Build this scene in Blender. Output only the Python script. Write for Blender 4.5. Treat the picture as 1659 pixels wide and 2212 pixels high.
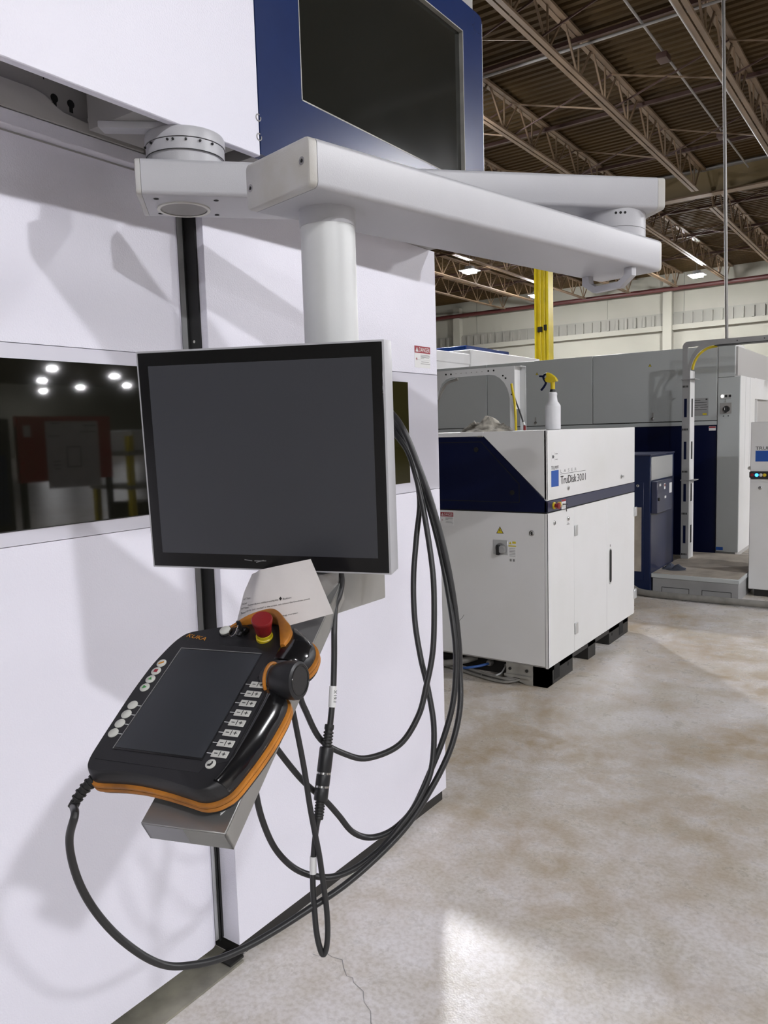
import bpy, bmesh, math, random
from mathutils import Vector as V, Matrix, noise
random.seed(7)
for o in list(bpy.data.objects): bpy.data.objects.remove(o)
scene = bpy.context.scene
COL = scene.collection

# ------------------------------------------------------------ camera
YAW, PITCH, ROLL, FPX = 0.617774, -0.101614, -0.029511, 1668.68
f_ = V((-math.sin(YAW)*math.cos(PITCH), math.cos(YAW)*math.cos(PITCH), math.sin(PITCH)))
r_ = V((math.cos(YAW), math.sin(YAW), 0)); u_ = r_.cross(f_)
r2 = r_*math.cos(ROLL) + u_*math.sin(ROLL); u2 = u_*math.cos(ROLL) - r_*math.sin(ROLL)
cam = bpy.data.cameras.new('camera'); camo = bpy.data.objects.new('camera', cam); COL.objects.link(camo)
cam.sensor_fit = 'VERTICAL'; cam.sensor_height = 36; cam.sensor_width = 27; cam.lens = FPX/2212*36
cam.clip_start = .05; cam.clip_end = 200
camo.matrix_world = Matrix(((r2.x, u2.x, -f_.x, 0), (r2.y, u2.y, -f_.y, 0), (r2.z, u2.z, -f_.z, 1.45), (0, 0, 0, 1)))
scene.camera = camo

# ------------------------------------------------------------ world, exposure
w = bpy.data.worlds.new('world'); scene.world = w; w.use_nodes = True
w.node_tree.nodes['Background'].inputs[0].default_value = (.9, .95, 1, 1)
w.node_tree.nodes['Background'].inputs[1].default_value = .02
vs = scene.view_settings
vs.view_transform = 'Standard'; vs.look = 'None'; vs.gamma = 1; vs.use_curve_mapping = False
vs.exposure = 0.10
LAMP_STRENGTH = 1500.0

# ------------------------------------------------------------ materials
def lin(c): return tuple(((x/255)/12.92 if x/255 <= .04045 else (((x/255)+.055)/1.055)**2.4) for x in c)
MATS = {}
def mat(name, c, rough=.5, metal=0, spec=.5, var=0, vscale=3, vcol=None, bump=0, bscale=300, coat=0, emit=0, ecol=None, rvar=0, trans=0, detail=4):
    m = bpy.data.materials.new(name); m.use_nodes = True; nt = m.node_tree; b = nt.nodes['Principled BSDF']
    c4 = (*c, 1)
    b.inputs['Base Color'].default_value = c4; b.inputs['Roughness'].default_value = rough
    b.inputs['Metallic'].default_value = metal; b.inputs['Specular IOR Level'].default_value = spec
    if coat: b.inputs['Coat Weight'].default_value = coat; b.inputs['Coat Roughness'].default_value = .08
    if trans: b.inputs['Transmission Weight'].default_value = trans
    if emit:
        b.inputs['Emission Color'].default_value = (*(ecol or c), 1); b.inputs['Emission Strength'].default_value = emit
    L = nt.links.new
    if var or bump or rvar:
        tc = nt.nodes.new('ShaderNodeTexCoord')
    if var or rvar:
        n = nt.nodes.new('ShaderNodeTexNoise'); n.inputs['Scale'].default_value = vscale; n.inputs['Detail'].default_value = detail
        L(tc.outputs['Object'], n.inputs['Vector'])
        if var:
            rp = nt.nodes.new('ShaderNodeValToRGB'); rp.color_ramp.elements[0].position = .38; rp.color_ramp.elements[1].position = .68
            v2 = vcol or tuple(x*(1-var) for x in c)
            rp.color_ramp.elements[0].color = c4; rp.color_ramp.elements[1].color = (*v2, 1)
            L(n.outputs['Fac'], rp.inputs['Fac']); L(rp.outputs['Color'], b.inputs['Base Color'])
        if rvar:
            mr = nt.nodes.new('ShaderNodeMapRange'); mr.inputs['To Min'].default_value = max(0, rough-rvar); mr.inputs['To Max'].default_value = rough+rvar
            L(n.outputs['Fac'], mr.inputs['Value']); L(mr.outputs['Result'], b.inputs['Roughness'])
    if bump:
        n2 = nt.nodes.new('ShaderNodeTexNoise'); n2.inputs['Scale'].default_value = bscale; n2.inputs['Detail'].default_value = 2
        L(tc.outputs['Object'], n2.inputs['Vector'])
        bp = nt.nodes.new('ShaderNodeBump'); bp.inputs['Strength'].default_value = bump; bp.inputs['Distance'].default_value = .002
        L(n2.outputs['Fac'], bp.inputs['Height']); L(bp.outputs['Normal'], b.inputs['Normal'])
    MATS[name] = m
    return m
M = MATS
mat('white_paint', (.77, .76, .845), .30, spec=.32, bump=.45, bscale=260, var=.03, vscale=2)
mat('cabinet_white', (.74, .74, .745), .42, bump=.1, bscale=350, var=.1, vscale=2.2, vcol=(.70, .70, .69))
mat('window_frame_grey', (.62, .61, .68), .3)
mat('flange_grey', (.42, .41, .40), .45)
mat('alu', (.62, .63, .63), .35, metal=.6)
mat('silver_paint', (.47, .47, .495), .38, bump=.12, bscale=500, var=.05, vscale=6)
mat('silver_cap', (.52, .515, .51), .42, bump=.1, bscale=400, var=.12, vscale=14, vcol=(.46, .445, .41))
mat('pole_silver', (.64, .65, .65), .42, metal=.1, bump=.04, bscale=500)
mat('steel', (.42, .42, .41), .34, metal=.75, var=.18, vscale=9, bump=.05, bscale=200)
mat('plate_grey', (.33, .32, .31), .5, var=.1, vscale=5)
mat('blue_paint', (.005, .019, .092), .24, spec=.3, var=.15, vscale=5)
mat('navy', (.003, .0055, .030), .35, spec=.15, bump=.05, bscale=250)
mat('cab_navy', (.004, .011, .048), .3, spec=.35)
mat('navy_stripe', (.03, .035, .075), .3)
mat('black_plastic', (.012, .012, .014), .42, bump=.06, bscale=900)
mat('black_gloss', (.008, .008, .009), .16, coat=.4)
mat('black_rubber', (.012, .012, .012), .55)
mat('cable_black', (.022, .022, .023), .42)
mat('hole_black', (.004, .004, .004), .8)
mat('glass_dark', (.006, .006, .004), .03, spec=.5)
mat('glass_panel', (.012, .013, .011), .09, spec=.5, rvar=.03, vscale=4)
mat('glass_olive', (.026, .023, .005), .05, spec=.5)
mat('screen', (.042, .044, .053), .34, spec=.6)
mat('pad_screen', (.03, .034, .04), .2, spec=.6)
mat('bezel_black', (.004, .004, .005), .18)
mat('orange_rubber', (.54, .20, .02), .5, var=.5, vscale=22, vcol=(.26, .10, .016))
mat('button_white', (.62, .62, .58), .4)
mat('print_white', (.74, .74, .74), .5)
mat('print_black', (.012, .012, .012), .5)
mat('print_grey', (.22, .22, .22), .5)
mat('print_red', (.30, .015, .03), .5)
mat('print_yellow', (.65, .52, .02), .45)
mat('print_orange', (.60, .25, .02), .45)
mat('print_green', (.05, .30, .07), .5)
mat('logo_blue', (.006, .075, .36), .4)
mat('red_plastic', (.22, .012, .014), .38, bump=.05)
mat('yellow_plastic', (.62, .47, .015), .35)
mat('yellow_paint', (.80, .64, .02), .45, var=.2, vscale=2.5, bump=.1, bscale=60)
mat('paper', (.70, .67, .66), .75, var=.1, vscale=14, bump=.2, bscale=60)
mat('chrome', (.6, .6, .6), .22, metal=1)
mat('plastic_translucent', (.74, .75, .78), .45, var=.04, vscale=20)
mat('rag', (.58, .55, .48), .9, var=.7, vscale=16, vcol=(.09, .08, .065), bump=.4, bscale=200)
mat('rag_blue', (.06, .07, .10), .9, var=.6, vscale=15, bump=.3, bscale=150)
mat('machine_grey', (.47, .495, .495), .38, bump=.06, bscale=200, var=.05, vscale=1.5)
mat('base_black', (.018, .017, .016), .5, var=.3, vscale=6)
mat('zinc', (.40, .39, .36), .5, metal=.4, var=.35, vscale=9)
mat('post_grey', (.34, .34, .34), .45, var=.15, vscale=6)
mat('step_tread', (.42, .37, .31), .7, var=.3, vscale=7, bump=.5, bscale=60)
mat('hose_blue', (.05, .13, .40), .4)
mat('hose_grey', (.25, .24, .22), .5, var=.3, vscale=14)
mat('wall_cream', (.25, .243, .205), .8, var=.12, vscale=.35, bump=.15, bscale=8)
mat('wall_band', (.185, .18, .155), .7, var=.15, vscale=.6)
mat('deck_brown', (.052, .030, .008), .7, spec=.2, var=.35, vscale=.35, vcol=(.034, .019, .006))
mat('joist_tan', (.155, .102, .058), .55, var=.3, vscale=1.2)
mat('brace_red', (.045, .019, .014), .6)
mat('girder_olive', (.17, .125, .055), .6, var=.2, vscale=.6)
mat('pipe_red', (.055, .011, .010), .5)
mat('conduit', (.27, .26, .25), .45, metal=.3)
mat('lamp_body', (.25, .25, .25), .5)
mat('lens', (1, 1, 1), .5, emit=LAMP_STRENGTH, ecol=(.97, .97, 1))
mat('led_blue', (.05, .4, .9), .4, emit=3.0, ecol=(.04, .35, 1))
mat('led_white', (1, 1, 1), .4, emit=2.0, ecol=(1, .96, .9))
mat('red_board', (.40, .012, .012), .5)
mat('curtain', (.20, .19, .22), .4, var=.5, vscale=20)

def floor_material():
    m = bpy.data.materials.new('polished_concrete'); m.use_nodes = True; nt = m.node_tree; b = nt.nodes['Principled BSDF']; L = nt.links.new
    tc = nt.nodes.new('ShaderNodeTexCoord')
    def nz(s, d, dist=0):
        n = nt.nodes.new('ShaderNodeTexNoise'); n.inputs['Scale'].default_value = s; n.inputs['Detail'].default_value = d; n.inputs['Distortion'].default_value = dist
        L(tc.outputs['Object'], n.inputs['Vector']); return n
    def ramp(src, p0, c0, p1, c1):
        r = nt.nodes.new('ShaderNodeValToRGB'); r.color_ramp.elements[0].position = p0; r.color_ramp.elements[1].position = p1
        r.color_ramp.elements[0].color = (*c0, 1); r.color_ramp.elements[1].color = (*c1, 1); L(src, r.inputs['Fac']); return r
    def mix(fac, a, bb):
        x = nt.nodes.new('ShaderNodeMix'); x.data_type = 'RGBA'; L(fac, x.inputs['Factor']); L(a, x.inputs['A']); L(bb, x.inputs['B']); return x.outputs['Result']
    n1 = nz(3.2, 10, .15); n2 = nz(70, 6); n3 = nz(1.1, 8, .35); n4 = nz(9, 8, .2)
    for q in (n1, n3, n4): q.inputs['Roughness'].default_value = .68
    base = ramp(n1.outputs['Fac'], .42, (.68, .65, .645), .60, (.50, .455, .385))
    fine = ramp(n2.outputs['Fac'], .36, (.42, .385, .34), .58, (.76, .745, .735))
    mx = nt.nodes.new('ShaderNodeMix'); mx.data_type = 'RGBA'; mx.inputs['Factor'].default_value = .30
    L(base.outputs['Color'], mx.inputs['A']); L(fine.outputs['Color'], mx.inputs['B'])
    # brownish worn oil stains, mostly in the traffic aisle beyond the cell
    sep = nt.nodes.new('ShaderNodeSeparateXYZ'); L(tc.outputs['Object'], sep.inputs[0])
    mr = nt.nodes.new('ShaderNodeMapRange'); mr.inputs['From Min'].default_value = .6; mr.inputs['From Max'].default_value = 2.9; L(sep.outputs['Y'], mr.inputs['Value'])
    st = ramp(n3.outputs['Fac'], .41, (0, 0, 0), .60, (1, 1, 1))
    st2 = ramp(n4.outputs['Fac'], .35, (.25, .25, .25), .65, (1, 1, 1))
    ml = nt.nodes.new('ShaderNodeMath'); ml.operation = 'MULTIPLY'; L(st.outputs['Color'], ml.inputs[0]); L(mr.outputs['Result'], ml.inputs[1])
    ml2 = nt.nodes.new('ShaderNodeMath'); ml2.operation = 'MULTIPLY'; L(ml.outputs[0], ml2.inputs[0]); L(st2.outputs['Color'], ml2.inputs[1])
    br = nt.nodes.new('ShaderNodeRGB'); br.outputs[0].default_value = (.37, .28, .17, 1)
    out = mix(ml2.outputs[0], mx.outputs['Result'], br.outputs[0])
    L(out, b.inputs['Base Color'])
    rr = ramp(n4.outputs['Fac'], .3, (.24, .24, .24), .75, (.36, .36, .36)); L(rr.outputs['Color'], b.inputs['Roughness'])
    b.inputs['Specular IOR Level'].default_value = .42
    bp = nt.nodes.new('ShaderNodeBump'); bp.inputs['Strength'].default_value = .22; bp.inputs['Distance'].default_value = .004
    nb = nz(160, 3); L(nb.outputs['Fac'], bp.inputs['Height']); L(bp.outputs['Normal'], b.inputs['Normal'])
    M['concrete'] = m
floor_material()
mat('sill_metal', (.20, .19, .16), .45, metal=.3, var=.6, vscale=7, vcol=(.42, .40, .32), bump=.2, bscale=120)

# ------------------------------------------------------------ mesh helpers
def frame(o, ex, ey, ez=None):
    ex = V(ex).normalized(); ey = V(ey).normalized(); ez = V(ez).normalized() if ez is not None else ex.cross(ey)
    return Matrix(((ex.x, ey.x, ez.x, o[0]), (ex.y, ey.y, ez.y, o[1]), (ex.z, ey.z, ez.z, o[2]), (0, 0, 0, 1)))
def FX(x, y=0, z=0): return frame((x, y, z), (0, 1, 0), (0, 0, 1), (1, 0, 0))      # a face that looks to +X
def FY(y, x=0, z=0): return frame((x, y, z), (1, 0, 0), (0, 0, 1), (0, -1, 0))     # a face that looks to -Y
def crom(pts, n=8):
    P = [V(p) for p in pts]; P = [P[0]*2-P[1]] + P + [P[-1]*2-P[-2]]; out = []
    for i in range(1, len(P)-2):
        a, b, c, d = P[i-1:i+3]
        for k in range(n):
            t = k/n; out.append(.5*((2*b)+(c-a)*t+(2*a-5*b+4*c-d)*t*t+(3*b-a-3*c+d)*t**3))
    out.append(P[-2]); return out
def arc(cx, cy, r, a0, a1, n=10):
    return [(cx+r*math.cos(math.radians(a0+(a1-a0)*k/n)), cy+r*math.sin(math.radians(a0+(a1-a0)*k/n))) for k in range(n+1)]
def rrect(x0, x1, y0, y1, r, n=5):
    return arc(x1-r, y0+r, r, -90, 0, n)+arc(x1-r, y1-r, r, 0, 90, n)+arc(x0+r, y1-r, r, 90, 180, n)+arc(x0+r, y0+r, r, 180, 270, n)
class MB:
    def __init__(s, M=None): s.bm = bmesh.new(); s.M = M or Matrix.Identity(4)
    def v(s, p): return s.bm.verts.new(s.M @ V(p))
    def face(s, vs):
        try: return s.bm.faces.new(vs)
        except ValueError: return None
    def bev(s, faces, b, seg=2):
        if b <= 0: return
        ed = {e for f in faces if f for e in f.edges}
        bmesh.ops.bevel(s.bm, geom=list(ed), offset=b, segments=seg, affect='EDGES', profile=.6)
    def box(s, x0, x1, y0, y1, z0, z1, b=0, seg=2):
        p = [s.v((x, y, z)) for z in (z0, z1) for y in (y0, y1) for x in (x0, x1)]
        fs = [s.face([p[i] for i in q]) for q in ((0, 2, 3, 1), (4, 5, 7, 6), (0, 1, 5, 4), (2, 6, 7, 3), (0, 4, 6, 2), (1, 3, 7, 5))]
        s.bev(fs, b, seg); return s
    def bar(s, a, b, w, h, up=(0, 0, 1)):
        a = V(a); b = V(b); d = (b-a).normalized(); u = V(up)
        if abs(d.dot(u)) > .98: u = V((1, 0, 0))
        sx = d.cross(u).normalized(); sz = sx.cross(d).normalized()
        q = [s.v(p+sx*(i*w/2)+sz*(j*h/2)) for p in (a, b) for i, j in ((-1, -1), (1, -1), (1, 1), (-1, 1))]
        for f in ((3, 2, 1, 0), (4, 5, 6, 7), (0, 1, 5, 4), (1, 2, 6, 5), (2, 3, 7, 6), (3, 0, 4, 7)): s.face([q[i] for i in f])
        return s
    def prism(s, poly, z0, z1, b=0, seg=2):
        n = len(poly); A = [s.v((p[0], p[1], z0)) for p in poly]; B = [s.v((p[0], p[1], z1)) for p in poly]
        fs = [s.face(A[::-1]), s.face(B)]
        top = fs[1]
        for i in range(n): fs.append(s.face((A[i], A[(i+1) % n], B[(i+1) % n], B[i])))
        if b > 0 and top:
            bmesh.ops.bevel(s.bm, geom=list(top.edges)+list(fs[0].edges), offset=b, segments=seg, affect='EDGES', profile=.6)
        return s
    def loft(s, rings, cap=True):
        R = [[s.v(p) for p in r] for r in rings]; n = len(R[0])
        for a, b in zip(R, R[1:]):
            for i in range(n): s.face((a[i], a[(i+1) % n], b[(i+1) % n], b[i]))
        if cap: s.face(R[0][::-1]); s.face(R[-1])
        return s
    def lathe(s, prof, o=(0, 0, 0), ax=(0, 0, 1), n=24):
        ax = V(ax).normalized(); t = V((1, 0, 0)) if abs(ax.x) < .9 else V((0, 1, 0)); a = ax.cross(t).normalized(); b = ax.cross(a); o = V(o)
        rings = [[o+ax*h+(a*math.cos(2*math.pi*k/n)+b*math.sin(2*math.pi*k/n))*max(r, 1e-5) for k in range(n)] for r, h in prof]
        return s.loft(rings)
    def cyl(s, a, b, r, r2=None, n=20):
        a = V(a); b = V(b); return s.lathe([(r, 0), (r if r2 is None else r2, (b-a).length)], a, b-a, n)
    def tube(s, pts, r, n=10, sub=8):
        P = crom(pts, sub) if sub else [V(p) for p in pts]
        t0 = (P[1]-P[0]).normalized(); a = t0.orthogonal().normalized(); rings = []
        for i, p in enumerate(P):
            t = (P[min(i+1, len(P)-1)]-P[max(i-1, 0)]).normalized(); a = (a-t*a.dot(t)).normalized(); b = t.cross(a)
            rr = r(i/(len(P)-1)) if callable(r) else r
            rings.append([p+(a*math.cos(2*math.pi*k/n)+b*math.sin(2*math.pi*k/n))*rr for k in range(n)])
        return s.loft(rings)
    def torus(s, c, ax, R, r, n=28, m=8, a0=0, a1=360):
        ax = V(ax).normalized(); a = ax.orthogonal().normalized(); b = ax.cross(a); full = abs(a1-a0) >= 359; k = n if full else n+1; rings = []
        for i in range(k):
            t = math.radians(a0+(a1-a0)*i/n); d = a*math.cos(t)+b*math.sin(t)
            rings.append([V(c)+d*(R+r*math.cos(2*math.pi*j/m))+ax*(r*math.sin(2*math.pi*j/m)) for j in range(m)])
        if full: rings.append(rings[0]); return s.loft(rings, cap=False)
        return s.loft(rings)
    def sheet(s, fn, nu, nv, th=.0006):
        g = [[V(fn(i/nu, j/nv)) for i in range(nu+1)] for j in range(nv+1)]
        F = [[s.v(p) for p in row] for row in g]
        for j in range(nv):
            for i in range(nu): s.face((F[j][i], F[j][i+1], F[j+1][i+1], F[j+1][i]))
        return s
    def build(s, name, material, parent=None, smooth=38, **kw):
        bm = s.bm; bmesh.ops.remove_doubles(bm, verts=bm.verts, dist=1e-6)
        bmesh.ops.recalc_face_normals(bm, faces=bm.faces); bm.normal_update()
        lim = math.radians(smooth)
        for f in bm.faces: f.smooth = True
        for e in bm.edges:
            if len(e.link_faces) == 2 and e.calc_face_angle(0) > lim: e.smooth = False
        me = bpy.data.meshes.new(name); bm.to_mesh(me); bm.free()
        if material: me.materials.append(M[material])
        o = bpy.data.objects.new(name, me); COL.objects.link(o); o.parent = parent
        for k, x in kw.items(): o[k] = x
        return o
def link(name, me, parent=None, loc=None):
    o = bpy.data.objects.new(name, me); COL.objects.link(o); o.parent = parent
    if loc is not None: o.location = loc
    return o
def thing(name, label, cat, group=None, mw=None):
    o = bpy.data.objects.new(name, None); COL.objects.link(o); o.empty_display_size = .05
    if mw is not None: o.matrix_world = mw
    o['label'] = label; o['category'] = cat
    if group: o['group'] = group
    return o
def tag(o, label, cat, group=None):
    o['label'] = label; o['category'] = cat
    if group: o['group'] = group
    return o
def struct(o): o['kind'] = 'structure'; return o
def text(name, body, w, h, material, parent, Mx, z=.0007, bend=None, align=0):
    cu = bpy.data.curves.new('t', 'FONT'); cu.body = body; cu.resolution_u = 3
    ob = bpy.data.objects.new('t', cu); COL.objects.link(ob)
    me = bpy.data.meshes.new_from_object(ob.evaluated_get(bpy.context.evaluated_depsgraph_get())); bpy.data.objects.remove(ob)
    xs = [v.co.x for v in me.vertices]; ys = [v.co.y for v in me.vertices]
    sx = w/(max(xs)-min(xs)); sy = h/(max(ys)-min(ys)) if h else sx; x0, y0 = min(xs), min(ys)
    for v in me.vertices:
        p = V(((v.co.x-x0)*sx, (v.co.y-y0)*sy, z)); v.co = Mx @ (bend(p) if bend else p)
    me.materials.clear(); me.materials.append(M[material]); me.name = name
    return link(name, me, parent)
def decal(name, material, parent, Mx, x0, x1, y0, y1, z0=0, z1=.0006): return MB(Mx).box(x0, x1, y0, y1, z0, z1).build(name, material, parent)
def tri_sign(parent, Mx, cx, cy, s, z=.0008):
    h = s*.88
    a = MB(Mx).prism([(cx-s/2, cy-h/2), (cx+s/2, cy-h/2), (cx, cy+h/2)], 0, z).build('warning_triangle', 'print_black', parent)
    k = .78; cy2 = cy-h*.045
    MB(Mx).prism([(cx-s/2*k, cy2-h/2*k), (cx+s/2*k, cy2-h/2*k), (cx, cy2+h/2*k)], z, z+.0005).build('yellow_field', 'print_yellow', a)
    MB(Mx).prism([(cx-s*.02, cy+h*.2), (cx-s*.1, cy-h*.1), (cx, cy-h*.08), (cx-s*.03, cy-h*.32), (cx+s*.09, cy+.0), (cx+s*.0, cy-h*.01), (cx+s*.06, cy+h*.2)], z+.0005, z+.001).build('lightning_bolt', 'print_black', a)
    return a
def copy_tree(o, parent=None):
    c = o.copy(); COL.objects.link(c); c.parent = parent
    for ch in list(o.children): copy_tree(ch, c)
    return c

# ============================================================ STRUCTURE: floor, walls, roof
floor = struct(MB().box(-34, 70, -14, 62, -.2, 0).build('floor', 'concrete'))
# crack in the slab in front of the cell
def ribbon(name, pts, wd, material, parent, z=.0006):
    b = MB(); P = [V((x, y, z)) for x, y in pts]; prev = None
    for i, p in enumerate(P):
        t = (P[min(i+1, len(P)-1)]-P[max(i-1, 0)]).normalized(); nrm = V((-t.y, t.x, 0))*wd/2*(.5+.9*random.random())
        cur = (b.v(p-nrm), b.v(p+nrm))
        if prev: b.face((prev[0], cur[0], cur[1], prev[1]))
        prev = cur
    return b.build(name, material, parent)
cr = [(-1.372, 1.521), (-1.352, 1.523), (-1.339, 1.545), (-1.318, 1.541), (-1.287, 1.548), (-1.262, 1.523), (-1.236, 1.503), (-1.219, 1.507), (-1.206, 1.494), (-1.165, 1.482), (-1.14, 1.452), (-1.107, 1.436), (-1.084, 1.405), (-1.049, 1.381), (-1.02, 1.35)]
ribbon('floor_crack', cr, .0022, 'print_grey', floor)
wall_far = struct(MB().box(-34, 14, 31.6, 31.9, 0, 7.4).build('wall_far', 'wall_cream'))
for x in (-27.1, -17.9, -8.54, .8):
    MB().box(x-.17, x+.17, 31.3, 31.6, 0, 7.0).build('pilaster', 'wall_cream', wall_far)
b = MB(); b.box(-34, 14, 31.52, 31.6, 5.30, 5.78)
k = -34.0
while k < 14:
    b.box(k, k+.09, 31.45, 31.52, 5.31, 5.72); k += .36
b.build('corrugated_band', 'wall_band', wall_far, smooth=20)
MB().box(-34, 14, 31.42, 31.6, 5.10, 5.30).build('wall_ledge', 'wall_cream', wall_far)
k = -34.0
for k in range(-32, 14, 3): MB().box(k, k+.02, 31.585, 31.6, 5.8, 7.3).build('panel_joint', 'wall_band', wall_far)
struct(MB().box(-34.3, -34, -14, 31.9, 0, 7.4).build('wall_left', 'wall_cream'))
struct(MB().box(70, 70.3, -14, 62, 0, 7.4).build('wall_right', 'wall_cream'))
struct(MB().box(-34, 70, -14.3, -14, 0, 7.4).build('wall_back', 'wall_cream'))
struct(MB().box(14, 14.3, 31.9, 62, 0, 7.4).build('wall_corner', 'wall_cream'))
struct(MB().box(14, 70, 62, 62.3, 0, 7.4).build('wall_end', 'wall_cream'))
# ribbed steel roof deck
ZB, ZT, DK = 6.60, 7.24, 7.27
b = MB(); prof = []; y = -14.0; pitch = .18
while y < 62:
    prof += [(y, DK), (y+.085, DK), (y+.11, DK+.05), (y+.155, DK+.05)]; y += pitch
A = [b.v((-34.3, p[0], p[1])) for p in prof]; B = [b.v((70.3, p[0], p[1])) for p in prof]
for i in range(len(prof)-1): b.face((A[i], B[i], B[i+1], A[i+1]))
ceiling = struct(b.build('ceiling', 'deck_brown', smooth=10))
MB().box(-34.3, 70.3, -14.3, 62.3, DK+.12, DK+.2).build('roof_board', 'deck_brown', ceiling)

# bar joists: two bays, every web bar its own part
SPAN = 12.0; G1 = 19.4
b = MB()
for sx in (-1, 1): b.box(sx*.045-.035, sx*.045+.035, .05, SPAN-.05, .60, .64)
b.box(-.02, .02, .05, SPAN-.05, .61, .655); ME_TOP = b.build('top_chord', 'joist_tan'); me_top = ME_TOP.data; bpy.data.objects.remove(ME_TOP)
b = MB()
for sx in (-1, 1): b.box(sx*.045-.033, sx*.045+.033, .75, SPAN-.75, 0, .035)
t = b.build('bottom_chord', 'joist_tan'); me_bot = t.data; bpy.data.objects.remove(t)
def barmesh(a, c, w):
    t = MB().bar(a, c, w, w, (1, 0, 0)).build('web_bar', 'joist_tan'); me = t.data; bpy.data.objects.remove(t); return me
me_d1 = barmesh((0, 0, .02), (0, .52, .61), .028); me_d2 = barmesh((0, 0, .02), (0, -.52, .61), .028); me_v = barmesh((0, 0, .02), (0, 0, .61), .024)
XJ = [2.66-1.79*k for k in range(11)]
for bi, y0 in enumerate((G1-SPAN, G1+.15)):
    for x in XJ:
        k_ = round((2.66-x)/1.79)-6; od = ['next to', 'second from', 'third from', 'fourth from', 'fifth from', 'sixth from', 'seventh from', 'eighth from']
        lb = 'roof joist %s girder, ' % ('beyond' if bi else 'before') + ('in line with the yellow column' if k_ == 0 else '%s yellow column on its %s side' % (od[abs(k_)-1], 'step platform' if k_ < 0 else 'blue roof unit'))
        j = thing('roof_joist', lb, 'joist', 'roof joists beyond the girder' if bi else 'roof joists before the girder', Matrix.Translation((x, y0, ZB)))
        link('top_chord', me_top, j); link('bottom_chord', me_bot, j)
        n = 10
        for k in range(n):
            yy = .85+k*(SPAN-1.7)/(n-1)
            link('web_bar', me_d1, j, (0, yy, 0)); link('web_bar', me_d2, j, (0, yy, 0)); link('web_bar', me_v, j, (0, yy, 0))
# far part of the roof has plain joists that show only as reflections
for i, y in enumerate((11.65, 14.6, 17.55, 22.3, 25.3, 28.3)):
    names = 'dark red bridging bar under the roof, %s the girder %s' % (['third before', 'second before', 'first before', 'first beyond', 'second beyond', 'third beyond'][i], 'over the aisle' if i < 3 else 'toward the far wall')
    tag(MB().box(-18, 6, y-.03, y+.03, 7.13, 7.19).build('bridging_bar', 'brace_red'), names, 'roof bar', ['bridging before the girder', 'bridging beyond the girder'][i > 2])
for i, y in enumerate((10.2, 13.1, 16.05, 20.9, 23.8, 26.8)):
    t = thing('cross_bracing', 'row of crossed brace rods between joists, %s the girder' % ['third before', 'second before', 'first before', 'first beyond', 'second beyond', 'third beyond'][i], 'bracing', ['cross bracing before the girder', 'cross bracing beyond the girder'][i > 2], Matrix.Translation((0, y, 0)))
    for a, c in zip(XJ, XJ[1:]):
        MB().bar((a, 0, ZB+.03), (c, .05, ZT-.05), .022, .022).build('brace_rod', 'joist_tan', t)
        MB().bar((a, .05, ZT-.05), (c, 0, ZB+.03), .022, .022).build('brace_rod', 'brace_red', t)
g = thing('roof_girder', 'long olive brown I-beam girder carrying the roof joists', 'girder', None, Matrix.Translation((0, G1, 0)))
MB().box(-34, 14, -.14, .14, 7.20, 7.235).build('top_flange', 'conduit', g)
MB().box(-34, 14, -.012, .012, 6.70, 7.20).build('web_plate', 'girder_olive', g)
MB().box(-34, 14, -.14, .14, 6.665, 6.70).build('bottom_flange', 'joist_tan', g)
tag(MB().tube([(-34, 31.15, 6.62), (14, 31.15, 6.62)], .085, 12, 0).build('sprinkler_main', 'pipe_red'), 'dark red sprinkler pipe running along the far wall', 'pipe')
tag(MB().tube([(-3.52, -2, 7.05), (-3.52, 19.2, 7.05)], .018, 8, 0).build('roof_conduit', 'conduit'), 'thin grey conduit hung below the roof deck between two joists', 'conduit')
tag(MB().tube([(-2.80, 0, 6.62), (-2.80, 18.7, 6.62)], .022, 8, 0).build('roof_conduit', 'conduit'), 'thin bright conduit clipped beside a joist bottom chord', 'conduit')
tag(MB().tube([(-18, 11.5, 7.0), (6, 11.5, 7.0)], .022, 8, 0).build('roof_conduit', 'conduit'), 'pale conduit running crosswise beside the bridging bar', 'conduit')
for y in (12.6, 16.6):
    tag(MB().box(-3.60, -3.44, y-.12, y+.12, 6.93, 7.02, .01).build('junction_box', 'brace_red'), 'small junction box on the roof conduit, ' + ('before the second bridging bar' if y < 14 else 'close to the girder'), 'box', 'junction boxes under the deck')
tag(MB().tube([(-1.75, 8.6, 2.3), (-1.86, 8.55, 7.3)], .016, 8, 0).build('hanging_rod', 'conduit'), 'thin pale rod hanging from the roof down to the cable bridge', 'rod')

# yellow column
c = thing('steel_column', 'yellow painted steel column with cables, standing under the girder', 'column', None, Matrix.Translation((-8.36, 19.2, 0)))
for sx in (-1, 1): MB().box(sx*.17-.022, sx*.17+.022, -.16, .16, 0, 6.66).build('flange', 'yellow_paint', c)
MB().box(-.15, .15, -.015, .015, 0, 6.66).build('web_plate', 'yellow_paint', c)
for x in (-.06, .05): MB().tube([(x, -.06, 0), (x+.012, -.06, 2.2), (x-.01, -.06, 4.4), (x, -.06, 6.6)], .024, 8, 4).build('conduit', 'yellow_paint', c)
MB().box(-.13, -.02, -.11, -.05, 3.95, 4.08).build('clamp', 'base_black', c)
MB().box(.04, .12, -.11, -.05, 3.98, 4.12).build('clamp', 'base_black', c)
MB().box(-.25, .25, -.25, .25, 0, .03).build('base_plate', 'yellow_paint', c)

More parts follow.
